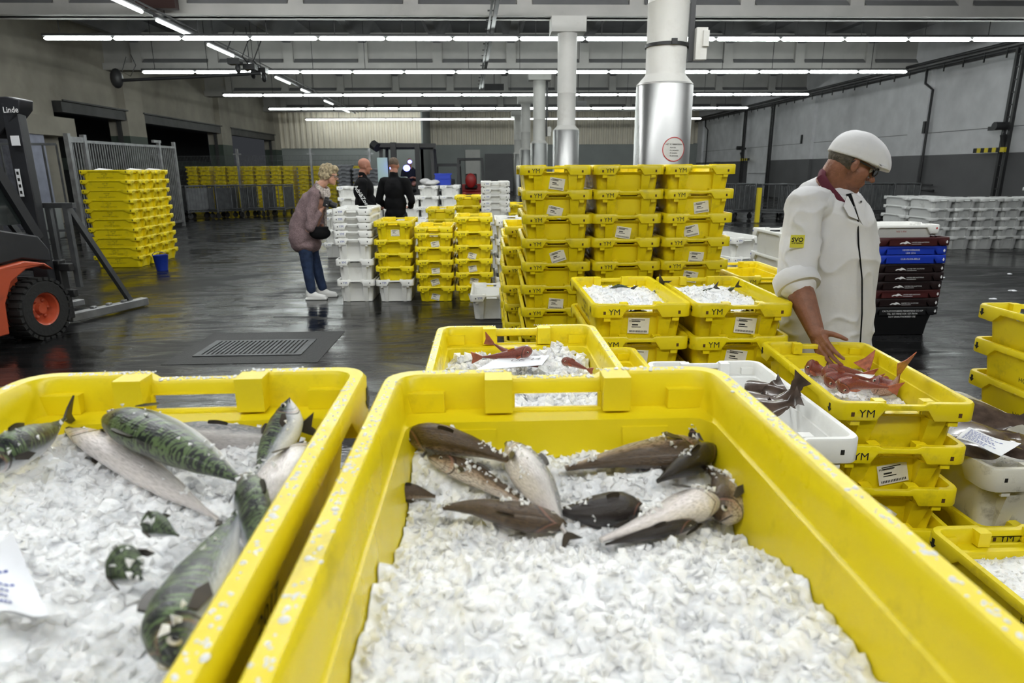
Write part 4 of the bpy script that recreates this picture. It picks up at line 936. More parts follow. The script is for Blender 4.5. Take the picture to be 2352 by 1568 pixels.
mb.text('UK 14', b_.lerp(c_, .5) + V((-.05, 0, .002)), (b_ - a).normalized(), (d_ - a).normalized(), .03, 1)
tag(mb.obj('paper_sheet', [M['sheet'], M['ink']], fix=False), 'white paper note under the red gurnard', 'paper')
for i, (pts, up, lb, tl) in enumerate((
    ([P(1925, 893, 2.28), P(1950, 882, 2.28), P(1990, 885, 2.28), P(2040, 890, 2.27)], (0, -.5, 1), 'round red gurnard head nearest the front rim', 1),
    ([P(1895, 880, 2.36), P(1920, 870, 2.36), P(1960, 868, 2.37), P(2000, 872, 2.38)], (0, -.3, 1), 'pinkish gurnard left of the round red head', 1),
    ([P(2000, 880, 2.35), P(2030, 885, 2.32), P(2055, 880, 2.29), P(2066, 858, 2.27)], (.4, 0, .6), 'red gurnard with its tail standing up at the right wall', 1.7),
    ([P(2050, 895, 2.35), P(2025, 885, 2.42), P(2002, 868, 2.5), P(1994, 845, 2.55)], (.4, 0, .6), 'red gurnard with tail up near the crate middle', 1.5),
    ([P(1850, 840, 2.62), P(1870, 846, 2.6), P(1895, 855, 2.55), P(1920, 860, 2.5)], (0, -.3, 1), 'dark red fish at the back left of the red fish crate', 0),
    ([P(1890, 862, 2.48), P(1920, 852, 2.5), P(1950, 853, 2.5), P(1985, 858, 2.5)], (0, -.3, 1), 'dull red fish under the paper in the middle', 1))):
    fish('gurnard', gr, lb, pts, up, .037, .030, 'g', 'finr', G3, tail=tl)
mb = MB(); q = [P(1955, 868, 2.43), P(1998, 872, 2.40), P(2010, 860, 2.5), P(1972, 852, 2.53)]; mb.add(q, [(0, 1, 2, 3)]); mb.add([v - V((0, 0, .001)) for v in q], [(3, 2, 1, 0)])
tag(mb.obj('paper_sheet', M['sheet'], fix=False), 'small white paper on the red fish in the crate before the man', 'paper')
# flatfish
def flatfish(label, c, dirv, up, L=.26, Wd=.085, bend=.03, group=None):
    c = V(c); d = V(dirv).normalized(); n = V(up).normalized(); s = d.cross(n).normalized(); n = s.cross(d)
    t0 = thing('flatfish', label, 'fish', c, 0, group); mb = MB(); N_ = 22; K = 12; vs = []
    for i in range(N_ + 1):
        t = i / N_; wv = Wd * (math.sin(PI * min(t / .86, 1) ** .85) ** .8 if t < .86 else 0) + (.012 if .78 < t < .9 else 0) + (.012 + .20 * (t - .86) if t >= .86 else 0); wv = max(wv, .004)
        cc = c + d * (t - .4) * L + n * (bend * (t - .4) ** 2 * 5)
        for k in range(K):
            a = 2 * PI * k / K; vs.append(cc + s * wv * math.cos(a) + n * (.011 * math.sin(a) * (1 if t < .85 else .25) * max(.3, math.sin(PI * min(t, .9)))) + n * (.003 * math.cos(a * 2) * math.sin(t * 9)))
    mb.add(vs, [(i * K + k, i * K + (k + 1) % K, (i + 1) * K + (k + 1) % K, (i + 1) * K + k) for i in range(N_) for k in range(K)] + [tuple(range(K)), tuple(N_ * K + k for k in range(K))], 0, True); mb.obj('body', M['flat'], t0)
    for e in (-.012, .012):
        m2 = MB(); m2.ell(c + d * (-.33 * L) + s * e + n * .013, .006, n=6); m2.obj('eye', M['eyeb'], t0)
    return settle(t0)
G4 = 'flatfish in the white crate'
flatfish('brown flatfish with tail raised at the right of the white crate', P(1790, 925, 2.02), (.5, .15, .10), (-.2, -.5, 1), .12, .036, .05, G4)
flatfish('brown flatfish fin hump at the back of the white crate', P(1738, 905, 2.12), (.5, .3, .02), (-.1, -.9, .6), .18, .055, .02, G4)
flatfish('flatfish with edge curling up at the middle of the white crate', P(1775, 912, 2.08), (.6, .1, .0), (0, -.85, .5), .14, .045, .02, G4)
flatfish('small dark flatfish tail nearest the front of the white crate', P(1770, 938, 1.95), (.9, -.1, .1), (0, -.5, .8), .14, .035, .03, G4)
flatfish('dark flatfish lying lowest at left in the white crate', P(1735, 922, 2.03), (.9, -.3, -.05), (0, -.3, 1), .20, .06, .01, G4)
G5 = 'flatfish in the worn white crate'
flatfish('dark flatfish with curled edge at the back of the worn crate', P(2235, 960, 2.36), (.9, -.3, -.05), (0, -.6, .8), .30, .10, .02, G5)
flatfish('flatfish under the left of the paper sheet', P(2220, 990, 2.25), (.9, -.5, 0), (0, -.3, 1), .28, .09, .0, G5)
flatfish('grey wet flatfish in front of the paper sheet', P(2235, 1025, 2.12), (.9, .1, 0), (0, -.2, 1), .28, .08, .0, G5)
flatfish('flatfish beyond the paper sheet near the right edge', P(2330, 1020, 2.2), (.9, -.5, 0), (0, -.3, 1), .28, .09, .0, G5)
def sheet(q, label, lines=9):
    mb = MB(); n = 8; a, b, c, d = q; vs = []
    nn = (b - a).cross(d - a).normalized()
    for j in range(n + 1):
        for i in range(n + 1):
            u, v = i / n, j / n; vs.append(a.lerp(b, u).lerp(d.lerp(c, u), v) + nn * .006 * math.sin(u * 5 + v * 2))
    fs = [(j * (n + 1) + i, j * (n + 1) + i + 1, (j + 1) * (n + 1) + i + 1, (j + 1) * (n + 1) + i) for j in range(n) for i in range(n)]
    mb.add(vs, fs, 0); mb.add([v - nn * .0012 for v in vs], [f[::-1] for f in fs], 0)
    for k in range(lines):
        v = .1 + .8 * k / lines; u1 = .35 + .5 * random.random()
        p = a.lerp(b, .08).lerp(d.lerp(c, .08), v); e = a.lerp(b, u1).lerp(d.lerp(c, u1), v); st = 8
        for i in range(st):
            u0_, u1_ = .08 + (u1 - .08) * i / st, .08 + (u1 - .08) * (i + .7) / st
            f = lambda u, v_: a.lerp(b, u).lerp(d.lerp(c, u), v_) + nn * (.006 * math.sin(u * 5 + v_ * 2) + .001)
            mb.add([f(u0_, v), f(u1_, v), f(u1_, v + .03), f(u0_, v + .03)], [(0, 1, 2, 3)], 1)
    return tag(mb.obj('paper_sheet', [M['sheet'], M['blueink']], fix=False), label, 'paper')
sheet([P(2196, 1006, 2.07), P(2300, 1043, 1.98), P(2345, 1020, 2.05), P(2225, 983, 2.16)], 'printed paper sheet lying on the dark flatfish at the right')
sheet([P(1700, 942, 1.95), P(1765, 950, 1.92), P(1790, 932, 2.02), P(1725, 925, 2.04)], 'white paper under the flatfish in the white crate', 4)
sheet([P(-60, 1440, .37), P(112, 1392, .40), P(30, 1235, .50), P(-120, 1260, .49)], 'printed white paper on the ice at the left edge', 8)
for i, (pts, up, lb) in enumerate((
    ([P(1490, 680, 3.4), P(1510, 668, 3.45), P(1518, 655, 3.45)], (1, 0, 0), 'dark mackerel tail standing at the back right of the middle left ice'),
    ([P(1400, 662, 3.5), P(1425, 657, 3.5), P(1450, 662, 3.5)], (0, -.3, 1), 'small mackerel strip showing in the middle left ice'),
    ([P(1600, 680, 3.35), P(1620, 668, 3.4), P(1640, 660, 3.4)], (0, -.3, 1), 'mackerel tail crossing the middle right ice'),
    ([P(1670, 668, 3.4), P(1680, 664, 3.4), P(1690, 658, 3.4)], (0, -.3, 1), 'small mackerel tip near the right of the middle right ice'))):
    fish('mackerel', mk, lb, pts, up, .010 if i != 0 else .016, .010, tail=2.2, eye=False)
fish('mackerel', mk, 'dark fish resting in the topmost crate at the right edge', [P(2330, 722, 2.62), P(2345, 728, 2.6), P(2375, 735, 2.58), P(2420, 742, 2.56)], (0, -.3, 1), .02, .018, tail=0)

# ================================================================== PEOPLE
def rotm(yaw, pitch=0, roll=0): return Matrix.Rotation(yaw, 3, 'Z') @ Matrix.Rotation(pitch, 3, 'Y') @ Matrix.Rotation(roll, 3, 'X')
def head_prims(mb, c, R, s=1.0, nose=1.0, jaw=1.0):
    f = lambda x, y, z: V(c) + R @ V((x * s, y * s, z * s))
    mb.ell(f(-.012, 0, .030), V((.098, .076, .092)) * s, R, 14)
    mb.ell(f(.030, 0, -.035), V((.058, .058 * jaw, .078)) * s, R, 12)
    mb.ell(f(.040, 0, -.075), V((.046, .048 * jaw, .038)) * s, R, 10)
    mb.ell(f(.068, 0, -.100), V((.020, .024, .018)) * s, R, 8)                    # chin
    mb.cap(f(.078, -.028, .012), f(.078, .028, .012), .013 * s, .013 * s, 8)      # brow
    mb.cap(f(.086, 0, .002), f(.108 + .006 * nose, 0, -.034), .008 * s, .0125 * s, 8)  # nose
    for q in (-1, 1):
        mb.ell(f(.100, q * .012, -.038), .0085 * s, R, 6)
        mb.ell(f(.055, q * .040, -.030), V((.022, .016, .022)) * s, R, 8)         # cheek
        mb.ell(f(-.008, q * .077, -.015), V((.017, .008, .031)) * s, R, 8)        # ear
        mb.ell(f(-.004, q * .079, -.036), V((.009, .006, .011)) * s, R, 6)
    mb.cap(f(.082, -.018, -.064), f(.082, .018, -.064), .0085 * s, .0085 * s, 8)  # lips
    mb.cap(f(.080, -.014, -.074), f(.080, .014, -.074), .0085 * s, .0085 * s, 8)
def hand_prims(mb, wrist, d, n, thumb, s=1.0, curl=.35, spread=.10):
    """wrist point, direction of the palm, palm normal (the side the fingers curl to), thumb side +-1"""
    d = V(d).normalized(); n = V(n); n = (n - d * n.dot(d)).normalized(); x = d.cross(n).normalized() * thumb
    w = V(wrist)
    for i, o in enumerate((.028, .010, -.010, -.028)): mb.cap(w + d * .012 * s + x * o * .75 * s, w + d * .088 * s + x * o * s, .015 * s, .0115 * s, 8)
    ln = ((.042, .026, .020), (.046, .030, .021), (.043, .027, .020), (.034, .020, .018))
    for i, o in enumerate((.030, .010, -.011, -.030)):
        p = w + d * .086 * s + x * o * s; a = curl * (.6 + .12 * i); dd = (d + x * spread * (1.2 - i * .8)).normalized()
        for k in range(3):
            dd = (dd * math.cos(a) + n * math.sin(a)).normalized(); q = p + dd * ln[i][k] * s * 1.02
            mb.cap(p, q, (.0098 - k * .0010) * s, (.0090 - k * .0012) * s, 8); p = q; a = curl * (.9 + .1 * k)
    p = w + d * .028 * s + x * .030 * s; dd = (d * .72 + x * .62 + n * .32).normalized()
    for k, l in enumerate((.042, .032, .026)):
        q = p + dd * l * s; mb.cap(p, q, (.0135 - k * .002) * s, (.0115 - k * .0018) * s, 8); p = q; dd = (dd + d * .25 + n * .12).normalized()
def eyes(c, R, s, parent, look=(.088, .030, -.004)):
    for q in (-1, 1):
        mb = MB(); p = V(c) + R @ V((look[0] * s * .93, q * look[1] * s, look[2] * s)); mb.ell(p, .0115 * s, R, 8, 0); mb.ell(p + R @ V((.0065, 0, -.001)) * s, .0062 * s, R, 6, 1)
        mb.obj('eye', [M['eyew'], M['eyeb']], parent)
def glasses(c, R, s, parent, mt):
    f = lambda x, y, z: V(c) + R @ V((x * s, y * s, z * s)); mb = MB()
    for q in (-1, 1):
        pts = [f(.108, q * (.034 + .026 * math.cos(a)), -.004 + .019 * math.sin(a)) for a in [2 * PI * k / 16 for k in range(17)]]
        mb.tube(pts, .0032 * s, 6); mb.tube([f(.106, q * .060, .006), f(.03, q * .080, .004), f(-.012, q * .084, .006), f(-.030, q * .084, -.012)], .0038 * s, 6)
    mb.tube([f(.109, -.009, .002), f(.111, 0, .005), f(.109, .009, .002)], .003 * s, 6); mb.obj('glasses', mt, parent)

# --- the man in white
B0 = V((1.74, 3.25, 0))
man = thing('person', 'man in white coat and white flat cap reaching a hand over the red fish crate', 'person', B0)
Rb = rotm(math.radians(-8))
bf = lambda x, y, z: B0 + Rb @ V((x, y, 0)) + V((0, 0, z))
# the head leans forward and down
HC = P(1958, 373, 3.16); RH = rotm(math.radians(-10), math.radians(24))
wr = P(1876, 768, 2.80); el = P(1826, 640, 3.00); sh = P(1848, 468, 3.08)
wl = P(1998, 700, 3.50); ell_ = bf(.06, .27, 1.06); shl = bf(-.02, .18, 1.37)
mb = MB()
head_prims(mb, HC, RH, 1.07, nose=1.4, jaw=1.12)
nb = P(1888, 440, 3.24)
mb.cap(HC + RH @ V((-.045, 0, -.03)), nb + V((.0, 0, -.03)), .062, .072, 14); mb.cap(HC + RH @ V((.01, 0, -.07)), nb + V((.05, 0, -.05)), .05, .06, 12)
mb.ell(bf(0, 0, 1.25), (.13, .17, .22)); mb.ell(bf(0, 0, 1.0), (.14, .16, .2)); mb.ell(bf(-.01, 0, .88), (.13, .165, .13))
mb.cap(bf(-.03, -.11, 1.35), bf(-.03, .11, 1.35), .055, .055); mb.cap(nb, bf(-.02, 0, 1.32), .07, .1)
mb.cap(sh, el, .055, .050, 14); mb.cap(el, el.lerp(wr, .35), .060, .060, 14); mb.cap(el.lerp(wr, .35), wr, .060, .036, 14)
mb.cap(shl, ell_, .055, .045, 14); mb.cap(ell_, wl, .046, .028, 14)
hd = (P(1902, 826, 2.66) - wr)
hand_prims(mb, wr - hd.normalized() * .01, hd, V((.75, -.1, -.35)), 1, 1.14, curl=.36, spread=.06)
hand_prims(mb, wl, (P(2004, 790, 3.45) - wl), V((-.6, .2, 0)), 1, 1.0, curl=.5, spread=.02)
for s in (-1, 1): mb.cap(bf(-.01, s * .09, .86), bf(.0, s * .10, .47), .085, .055); mb.cap(bf(.0, s * .10, .47), bf(-.03, s * .10, .10), .055, .038); mb.cap(bf(-.03, s * .10, .06), bf(.13, s * .11, .045), .035, .032)
blob(mb, 'body', M['skin'], .0045, 2, man)
eyes(HC, RH, 1.0, man); glasses(HC, RH, 1.0, man, M['dark'])
mb = MB(); f = lambda x, y, z: HC + RH @ V((x, y, z)); mb.cap(f(.089, -.014, -.0695), f(.089, .014, -.0695), .003, .003, 6); mb.obj('lips', M['lips'], man)
# hair at the back and sides below the cap
mb = MB(); mb.ell(f(-.030, 0, .012), (.090, .0815, .075), RH, 14); o = blob(mb, 'hair', M['hair_grey'], .005, 2, man)
# cap: crown pulled forward over a short peak
mb = MB(); RC = RH @ Matrix.Rotation(math.radians(-6), 3, 'Y')
fc = lambda x, y, z: HC + RC @ V((x, y, z))
def lerpt(T, x):
    for a, b in zip(T, T[1:]):
        if x <= b[0]: k = (x - a[0]) / (b[0] - a[0]); return a[1] + (b[1] - a[1]) * k
    return T[-1][1]
vs = []; NI, NK = 36, 18
for i_ in range(NI + 1):
    x = .022 - .152 * math.cos(PI * i_ / NI); e = math.sqrt(max(0, 1 - ((x - .022) / .1525) ** 2))
    wy = e * lerpt([(-.14, .095), (-.02, .104), (.06, .094), (.18, .074)], x); top = .012 + e * lerpt([(-.14, .180), (-.08, .150), (-.02, .138), (.04, .128), (.10, .122), (.14, .115), (.18, .09)], x); z0 = lerpt([(-.14, .018), (.18, .004)], x)
    for k_ in range(NK + 1): th = PI * k_ / NK; vs.append(fc(x, wy * math.cos(th), z0 + (max(top, z0 + .004) - z0) * math.sin(th) ** .68))
mb.add(vs, [(i_ * (NK + 1) + k_, i_ * (NK + 1) + (k_ + 1) % (NK + 1), (i_ + 1) * (NK + 1) + (k_ + 1) % (NK + 1), (i_ + 1) * (NK + 1) + k_) for i_ in range(NI) for k_ in range(NK + 1)] + [tuple(range(NK + 1)), tuple(NI * (NK + 1) + k_ for k_ in range(NK + 1))], 0, True)
hat = blob(mb, 'flat_cap', M['cloth_white'], .005, 4, man, disp=lambda p, n: .0035 * noise.noise(p * 14))
mb = MB(); vs = []                                        # the peak
for i in range(15):
    a = -1.15 + 2.3 * i / 14; vs += [fc(.040 + .055 * math.cos(a), .082 * math.sin(a), .022), fc(.052 + .118 * math.cos(a), .092 * math.sin(a), .008 + .004 * math.cos(a)), fc(.052 + .118 * math.cos(a), .092 * math.sin(a), .016 + .004 * math.cos(a)), fc(.040 + .055 * math.cos(a), .082 * math.sin(a), .032)]
mb.add(vs, [(4 * i + k, 4 * i + (k + 1) % 4, 4 * i + 4 + (k + 1) % 4, 4 * i + 4 + k) for i in range(14) for k in range(4)], 0, True); mb.obj('cap_peak', M['cloth_white'], man)
# coat
def folds(sc, am):
    def d(p, n):
        q = V((p.x * 1.5, p.y * 1.5, p.z)) * sc
        return am * (noise.noise(q + V((0, 0, p.x * 3))) + .6 * noise.noise(V((p.x * 6 + p.z * 9, p.y * 6, p.z * 5 - p.x * 6)) * sc * .25))
    return d
mb = MB()
mb.loft([((1.705, 3.25, 1.505), .060, .075), ((1.700, 3.25, 1.475), .098, .110), ((1.695, 3.25, 1.44), .140, .155), ((1.70, 3.25, 1.39), .178, .190), ((1.715, 3.245, 1.32), .205, .205),
         ((1.735, 3.245, 1.20), .220, .21), ((1.745, 3.245, 1.05), .222, .205), ((1.75, 3.245, .92), .222, .205), ((1.752, 3.245, .75), .228, .21), ((1.752, 3.245, .58), .230, .212)])
cuff = el + (wr - el).normalized() * .02
mb.cap(P(1896, 412, 3.27), P(1872, 442, 3.25), .042, .078, 14); smid = P(1838, 555, 3.06); ms = MB(); ms.cap(sh, smid, .084, .090, 18); ms.cap(V((1.66, 3.20, 1.40)), sh, .078, .084, 16); ms.cap(smid, cuff, .092, .090, 18); mb.cap(V((1.66, 3.20, 1.40)), sh.lerp(V((1.66, 3.20, 1.35)), .3), .085, .085, 16)
mb.cap(shl, ell_, .08, .07, 14); mb.cap(ell_, ell_.lerp(wl, .25), .07, .066, 14)
def creases(am, sk, fr):
    def d(p, n):
        q = V((p.x * .8 + p.z * sk, p.y, p.z - p.x * sk * .6)) * fr
        r = 1 - abs(noise.noise(q + V((noise.noise(p * 5), 0, noise.noise(p * 4 + V((3, 1, 2)))))) * 2.4)
        return am * (max(0, r) ** 2 - .35) + am * .6 * noise.noise(p * 6) - am * .5 * max(0, noise.noise(p * 11 + V((5, 5, 5))))
    return d
coat = blob(mb, 'coat', M['cloth_white'], .007, 8, man, disp=creases(.010, .9, 5.0))
blob(ms, 'sleeve', M['cloth_white'], .006, 5, man, disp=creases(.009, -.7, 7.0))
# rolled cuffs
for e0, w0, r in ((cuff, wr, .098), (ell_.lerp(wl, .22), wl, .068)):
    mb = MB(); d = (w0 - e0).normalized(); p0 = e0 - d * .045; p1 = e0 + d * .035
    mb.tube([p0, p0 + d * .012, p1 - d * .012, p1, p1 - d * .004, p1 - d * .02], [r * .93, r * 1.03, r * 1.07, r * 1.0, r * .80, r * .70], 24, cap=False)
    mb.obj('rolled_cuff', M['cloth_white'], man)
# maroon collar band round the neck, front placket, lapel flap, badge
def onface(px, py, Y, dY=0): return P(px, py, Y + dY)
cpts = [P(1912, 386, 3.27), P(1890, 392, 3.20), P(1886, 406, 3.155), P(1900, 430, 3.12), P(1920, 452, 3.095), P(1940, 470, 3.08)]
mb = MB(); mb.tube(cpts, [.014, .019, .021, .021, .020, .012], 10, flat=.55, up=(0, -1, .2)); mb.tube([P(1908, 384, 3.27), P(1935, 395, 3.36), P(1955, 425, 3.36), P(1968, 447, 3.3)], .014, 8); mb.obj('collar', M['maroon_cloth'], man)
mb = MB(); q = [P(1948, 450, 3.07), P(1938, 474, 3.045), P(1950, 496, 3.03), P(1972, 505, 3.03), P(1962, 478, 3.04)]
mb.add(q + [v + V((0, .006, 0)) for v in q], [(0, 1, 2, 3, 4), (9, 8, 7, 6, 5)] + [(i, (i + 1) % 5, 5 + (i + 1) % 5, 5 + i) for i in range(5)])
q = [P(1956, 444, 3.08), P(1987, 460, 3.06), P(1984, 520, 3.04), P(1974, 502, 3.03)]
mb.add(q + [v + V((0, .006, 0)) for v in q], [(0, 1, 2, 3), (7, 6, 5, 4)] + [(i, (i + 1) % 4, 4 + (i + 1) % 4, 4 + i) for i in range(4)]); mb.obj('lapel', M['cloth_white'], man)
mb = MB(); mb.lathe([(.0001, .0), (.005, .0), (.005, .003), (.0001, .004)], P(1978, 463, 3.055), 12, axis='y'); mb.obj('button', M['steel'], man)
mb = MB(); q = [P(1944, 446, 3.085), P(1958, 443, 3.085), P(1975, 502, 3.045), P(1964, 492, 3.045)]; mb.add(q, [(0, 1, 2, 3)]); mb.add([v + V((0, .004, 0)) for v in q], [(3, 2, 1, 0)]); mb.obj('undershirt', M['black_cloth'], man)
mb = MB(); mb.tube([P(1970, 500, 3.045), P(1972, 560, 3.035), P(1980, 640, 3.03), P(1980, 720, 3.03), P(1975, 800, 3.03)], .0035, 6); mb.obj('coat_opening', M['black_cloth'], man)
mb = MB(); bp = P(1831, 554, 2.952); bx = V((1, -.12, 0)).normalized(); bz = V((-.03, -.1, 1)).normalized(); bn = bx.cross(bz)
for i in range(6):
    for j in range(6): pass
mb.prism([(-.031, -.029), (.031, -.029), (.031, .029), (-.031, .029)], bp, bx, bz, bn, .002, 0)
mb.text('SVO', bp + bz * .008 + bn * .0026, bx, bz, .028, 1, bold=.03); mb.text('SORTEERING', bp - bz * .008 + bn * .0026, bx, bz, .0085, 1, bold=.03)
badge = mb.obj('badge', [mat('badge_yellow', (.62, .58, .05), .7), M['ink']], man)
# trousers and boots
mb = MB(); mb.ell(bf(-.01, 0, .86), (.150, .178, .13))
for s in (-1, 1): mb.cap(bf(-.01, s * .09, .84), bf(.0, s * .10, .46), .100, .072); mb.cap(bf(.0, s * .10, .46), bf(-.03, s * .10, .20), .072, .062)
blob(mb, 'trousers', M['cloth_white'], .012, 3, man)
for s in (-1, 1):
    mb = MB(); mb.cap(bf(-.03, s * .10, .32), bf(-.03, s * .10, .08), .070, .052); mb.cap(bf(-.05, s * .10, .055), bf(.15, s * .11, .05), .052, .046); mb.box(bf(.05, s * .105, .012), (.29, .1, .024), rot=Rb); blob(mb, 'boot', M['cloth_white'], .009, 2, man)
settle(man)

# --- the woman bending with a camera
W0 = V((-2.25, 8.25, 0))
wom = thing('person', 'grey blond woman in mauve sweater and jeans bending forward with a camera', 'person', W0)
hip = P(703, 555, 8.25); hip.z = .83; wf = lambda px, py, d=0: P(px, py, 8.25 + d)
HW = wf(757, 402); RW = rotm(math.radians(-4), math.radians(10))
neck = wf(737, 425); sh1 = wf(722, 447, -.17); sh2 = wf(725, 447, .17); el1 = wf(712, 522, -.24); wr1 = wf(738, 482, -.16); el2 = wf(735, 525, .14); wr2 = wf(742, 518, .0)
k1 = wf(707, 618, -.08); k2 = wf(727, 615, .09); a1 = wf(716, 673, -.09); a2 = wf(741, 662, .10); a1.z = .09; a2.z = .09
mb = MB(); head_prims(mb, HW, RW, .93); mb.cap(HW + RW @ V((-.03, 0, -.05)), neck, .05, .055)
mb.ell(hip, (.15, .17, .14)); mb.cap(hip, wf(722, 470), .13, .14); mb.cap(sh1, sh2, .06, .06)
mb.cap(sh1, el1, .045, .038); mb.cap(el1, wr1, .038, .024); mb.cap(sh2, el2, .045, .038); mb.cap(el2, wr2, .036, .024)
hand_prims(mb, wr1, wf(748, 474, -.14) - wr1, V((.2, .1, .9)), 1, .95, curl=.55); hand_prims(mb, wr2 + V((0, 0, -.02)), V((.15, 0, -1)), V((-.6, -.2, 0)), -1, .95, curl=.6)
for h_, k_, a_ in ((hip + V((0, -.08, -.03)), k1, a1), (hip + V((0, .08, -.03)), k2, a2)): mb.cap(h_, k_, .075, .052); mb.cap(k_, a_, .05, .036); mb.cap(a_ + V((-.02, 0, -.03)), a_ + V((.14, 0, -.055)), .038, .03)
blob(mb, 'body', M['skin2'], .008, 2, wom)
eyes(HW, RW, .93, wom); glasses(HW, RW, .93, wom, M['dark'])
fw = lambda x, y, z: HW + RW @ V((x, y, z))
mb = MB(); mb.ell(fw(-.025, 0, .045), (.105, .088, .095), RW); mb.ell(fw(-.070, 0, -.005), (.060, .075, .085), RW); mb.ell(fw(.045, 0, .085), (.055, .062, .042), RW)
for q in (-1, 1): mb.ell(fw(-.025, q * .066, -.005), (.05, .024, .05), RW)
blob(mb, 'hair', M['hair_blond'], .006, 1, wom, disp=lambda p, n: .014 * noise.noise(p * 26) + .006 * noise.noise(p * 70))
mb = MB(); mb.ell(hip + V((-.02, 0, -.06)), (.185, .205, .20)); mb.cap(hip + V((-.03, 0, .04)), wf(716, 468), .165, .150, 18); mb.cap(sh1, sh2, .072, .072); mb.ell(hip + V((.0, 0, -.14)), (.19, .20, .12))
mb.cap(sh1, el1, .066, .062, 14); mb.cap(el1, el1.lerp(wr1, .8), .060, .042, 14); mb.cap(sh2, el2, .066, .056, 14); mb.cap(el2, el2.lerp(wr2, .7), .052, .042, 14); mb.cap(neck + V((-.03, 0, -.03)), wf(722, 455), .065, .12)
blob(mb, 'sweater', M['sweater'], .011, 4, wom, disp=folds(7, .013))
mb = MB(); mb.ell(hip + V((-.01, 0, -.03)), (.145, .165, .12))
for h_, k_, a_ in ((hip + V((0, -.085, -.05)), k1, a1), (hip + V((0, .085, -.05)), k2, a2)): mb.cap(h_, k_, .098, .070); mb.cap(k_, a_ + V((0, 0, .03)), .070, .056)
blob(mb, 'jeans', M['denim'], .010, 3, wom, disp=folds(11, .006))
for a_ in (a1, a2):
    mb = MB(); mb.cap(a_ + V((-.03, 0, -.03)), a_ + V((.15, -.01, -.058)), .045, .033); mb.cap(a_ + V((-.03, 0, 0)), a_ + V((.04, 0, -.03)), .043, .042); mb.box((a_.x + .055, a_.y, .014), (.27, .085, .026)); blob(mb, 'shoe', M['shoe'], .007, 3, wom)
mb = MB()
for k in range(5): mb.tube([neck + V((-.06, .07 - .01 * k, .03 - .02 * k)), neck + V((-.02, -.085, -.01 - .02 * k)), neck + V((.07, -.05, -.07 - .025 * k)), neck + V((.075, .06, -.05 - .02 * k)), neck + V((-.05, .08, .02 - .02 * k))], .024, 8)
mb.tube([neck + V((.05, -.06, -.09)), wf(748, 455, -.1), wf(746, 490, -.05), wf(748, 528, -.05)], [.03, .04, .045, .03], 10, flat=.5); blob(mb, 'scarf', M['scarf'], .008, 2, wom, disp=lambda p, n: .008 * noise.noise(p * 30))
settle(wom)
cm = thing('camera', 'black camera held in the bent woman\'s raised hand', 'camera', wf(752, 466, -.15)); cp = wf(752, 466, -.15); Rc = rotm(0, math.radians(20))
mb = MB(); mb.box(cp, (.07, .13, .09), rot=Rc); mb.box(cp + V((0, 0, .055)), (.05, .05, .03), rot=Rc); mb.obj('camera_body', M['dark'], cm, bev=.008)
mb = MB(); mb.tube([cp + Rc @ V((.03, 0, 0)), cp + Rc @ V((.11, 0, 0)), cp + Rc @ V((.115, 0, 0))], [.036, .036, .030], 16); mb.obj('lens', M['dark'], cm)
mb = MB(); mb.ell(cp + Rc @ V((-.037, -.03, .02)), (.004, .012, .012)); mb.ell(cp + Rc @ V((.01, -.066, -.02)), (.012, .004, .012)); mb.obj('button', M['steel'], cm); settle(cm)
bg = thing('camera_bag', 'black pouch hanging at the bent woman\'s waist', 'bag', wf(735, 536, -.2)); p = wf(735, 535, -.20)
mb = MB(); mb.ell(p, (.13, .06, .08)); mb.box(p + V((0, 0, .05)), (.2, .09, .05)); b_ = blob(mb, 'pouch', M['black_cloth'], .008, 3, bg)
mb = MB(); mb.tube([p + V((-.09, 0, .08)), wf(726, 480, -.2), wf(735, 440, -.16)], .008, 6); mb.obj('strap', M['dark'], bg); settle(bg)

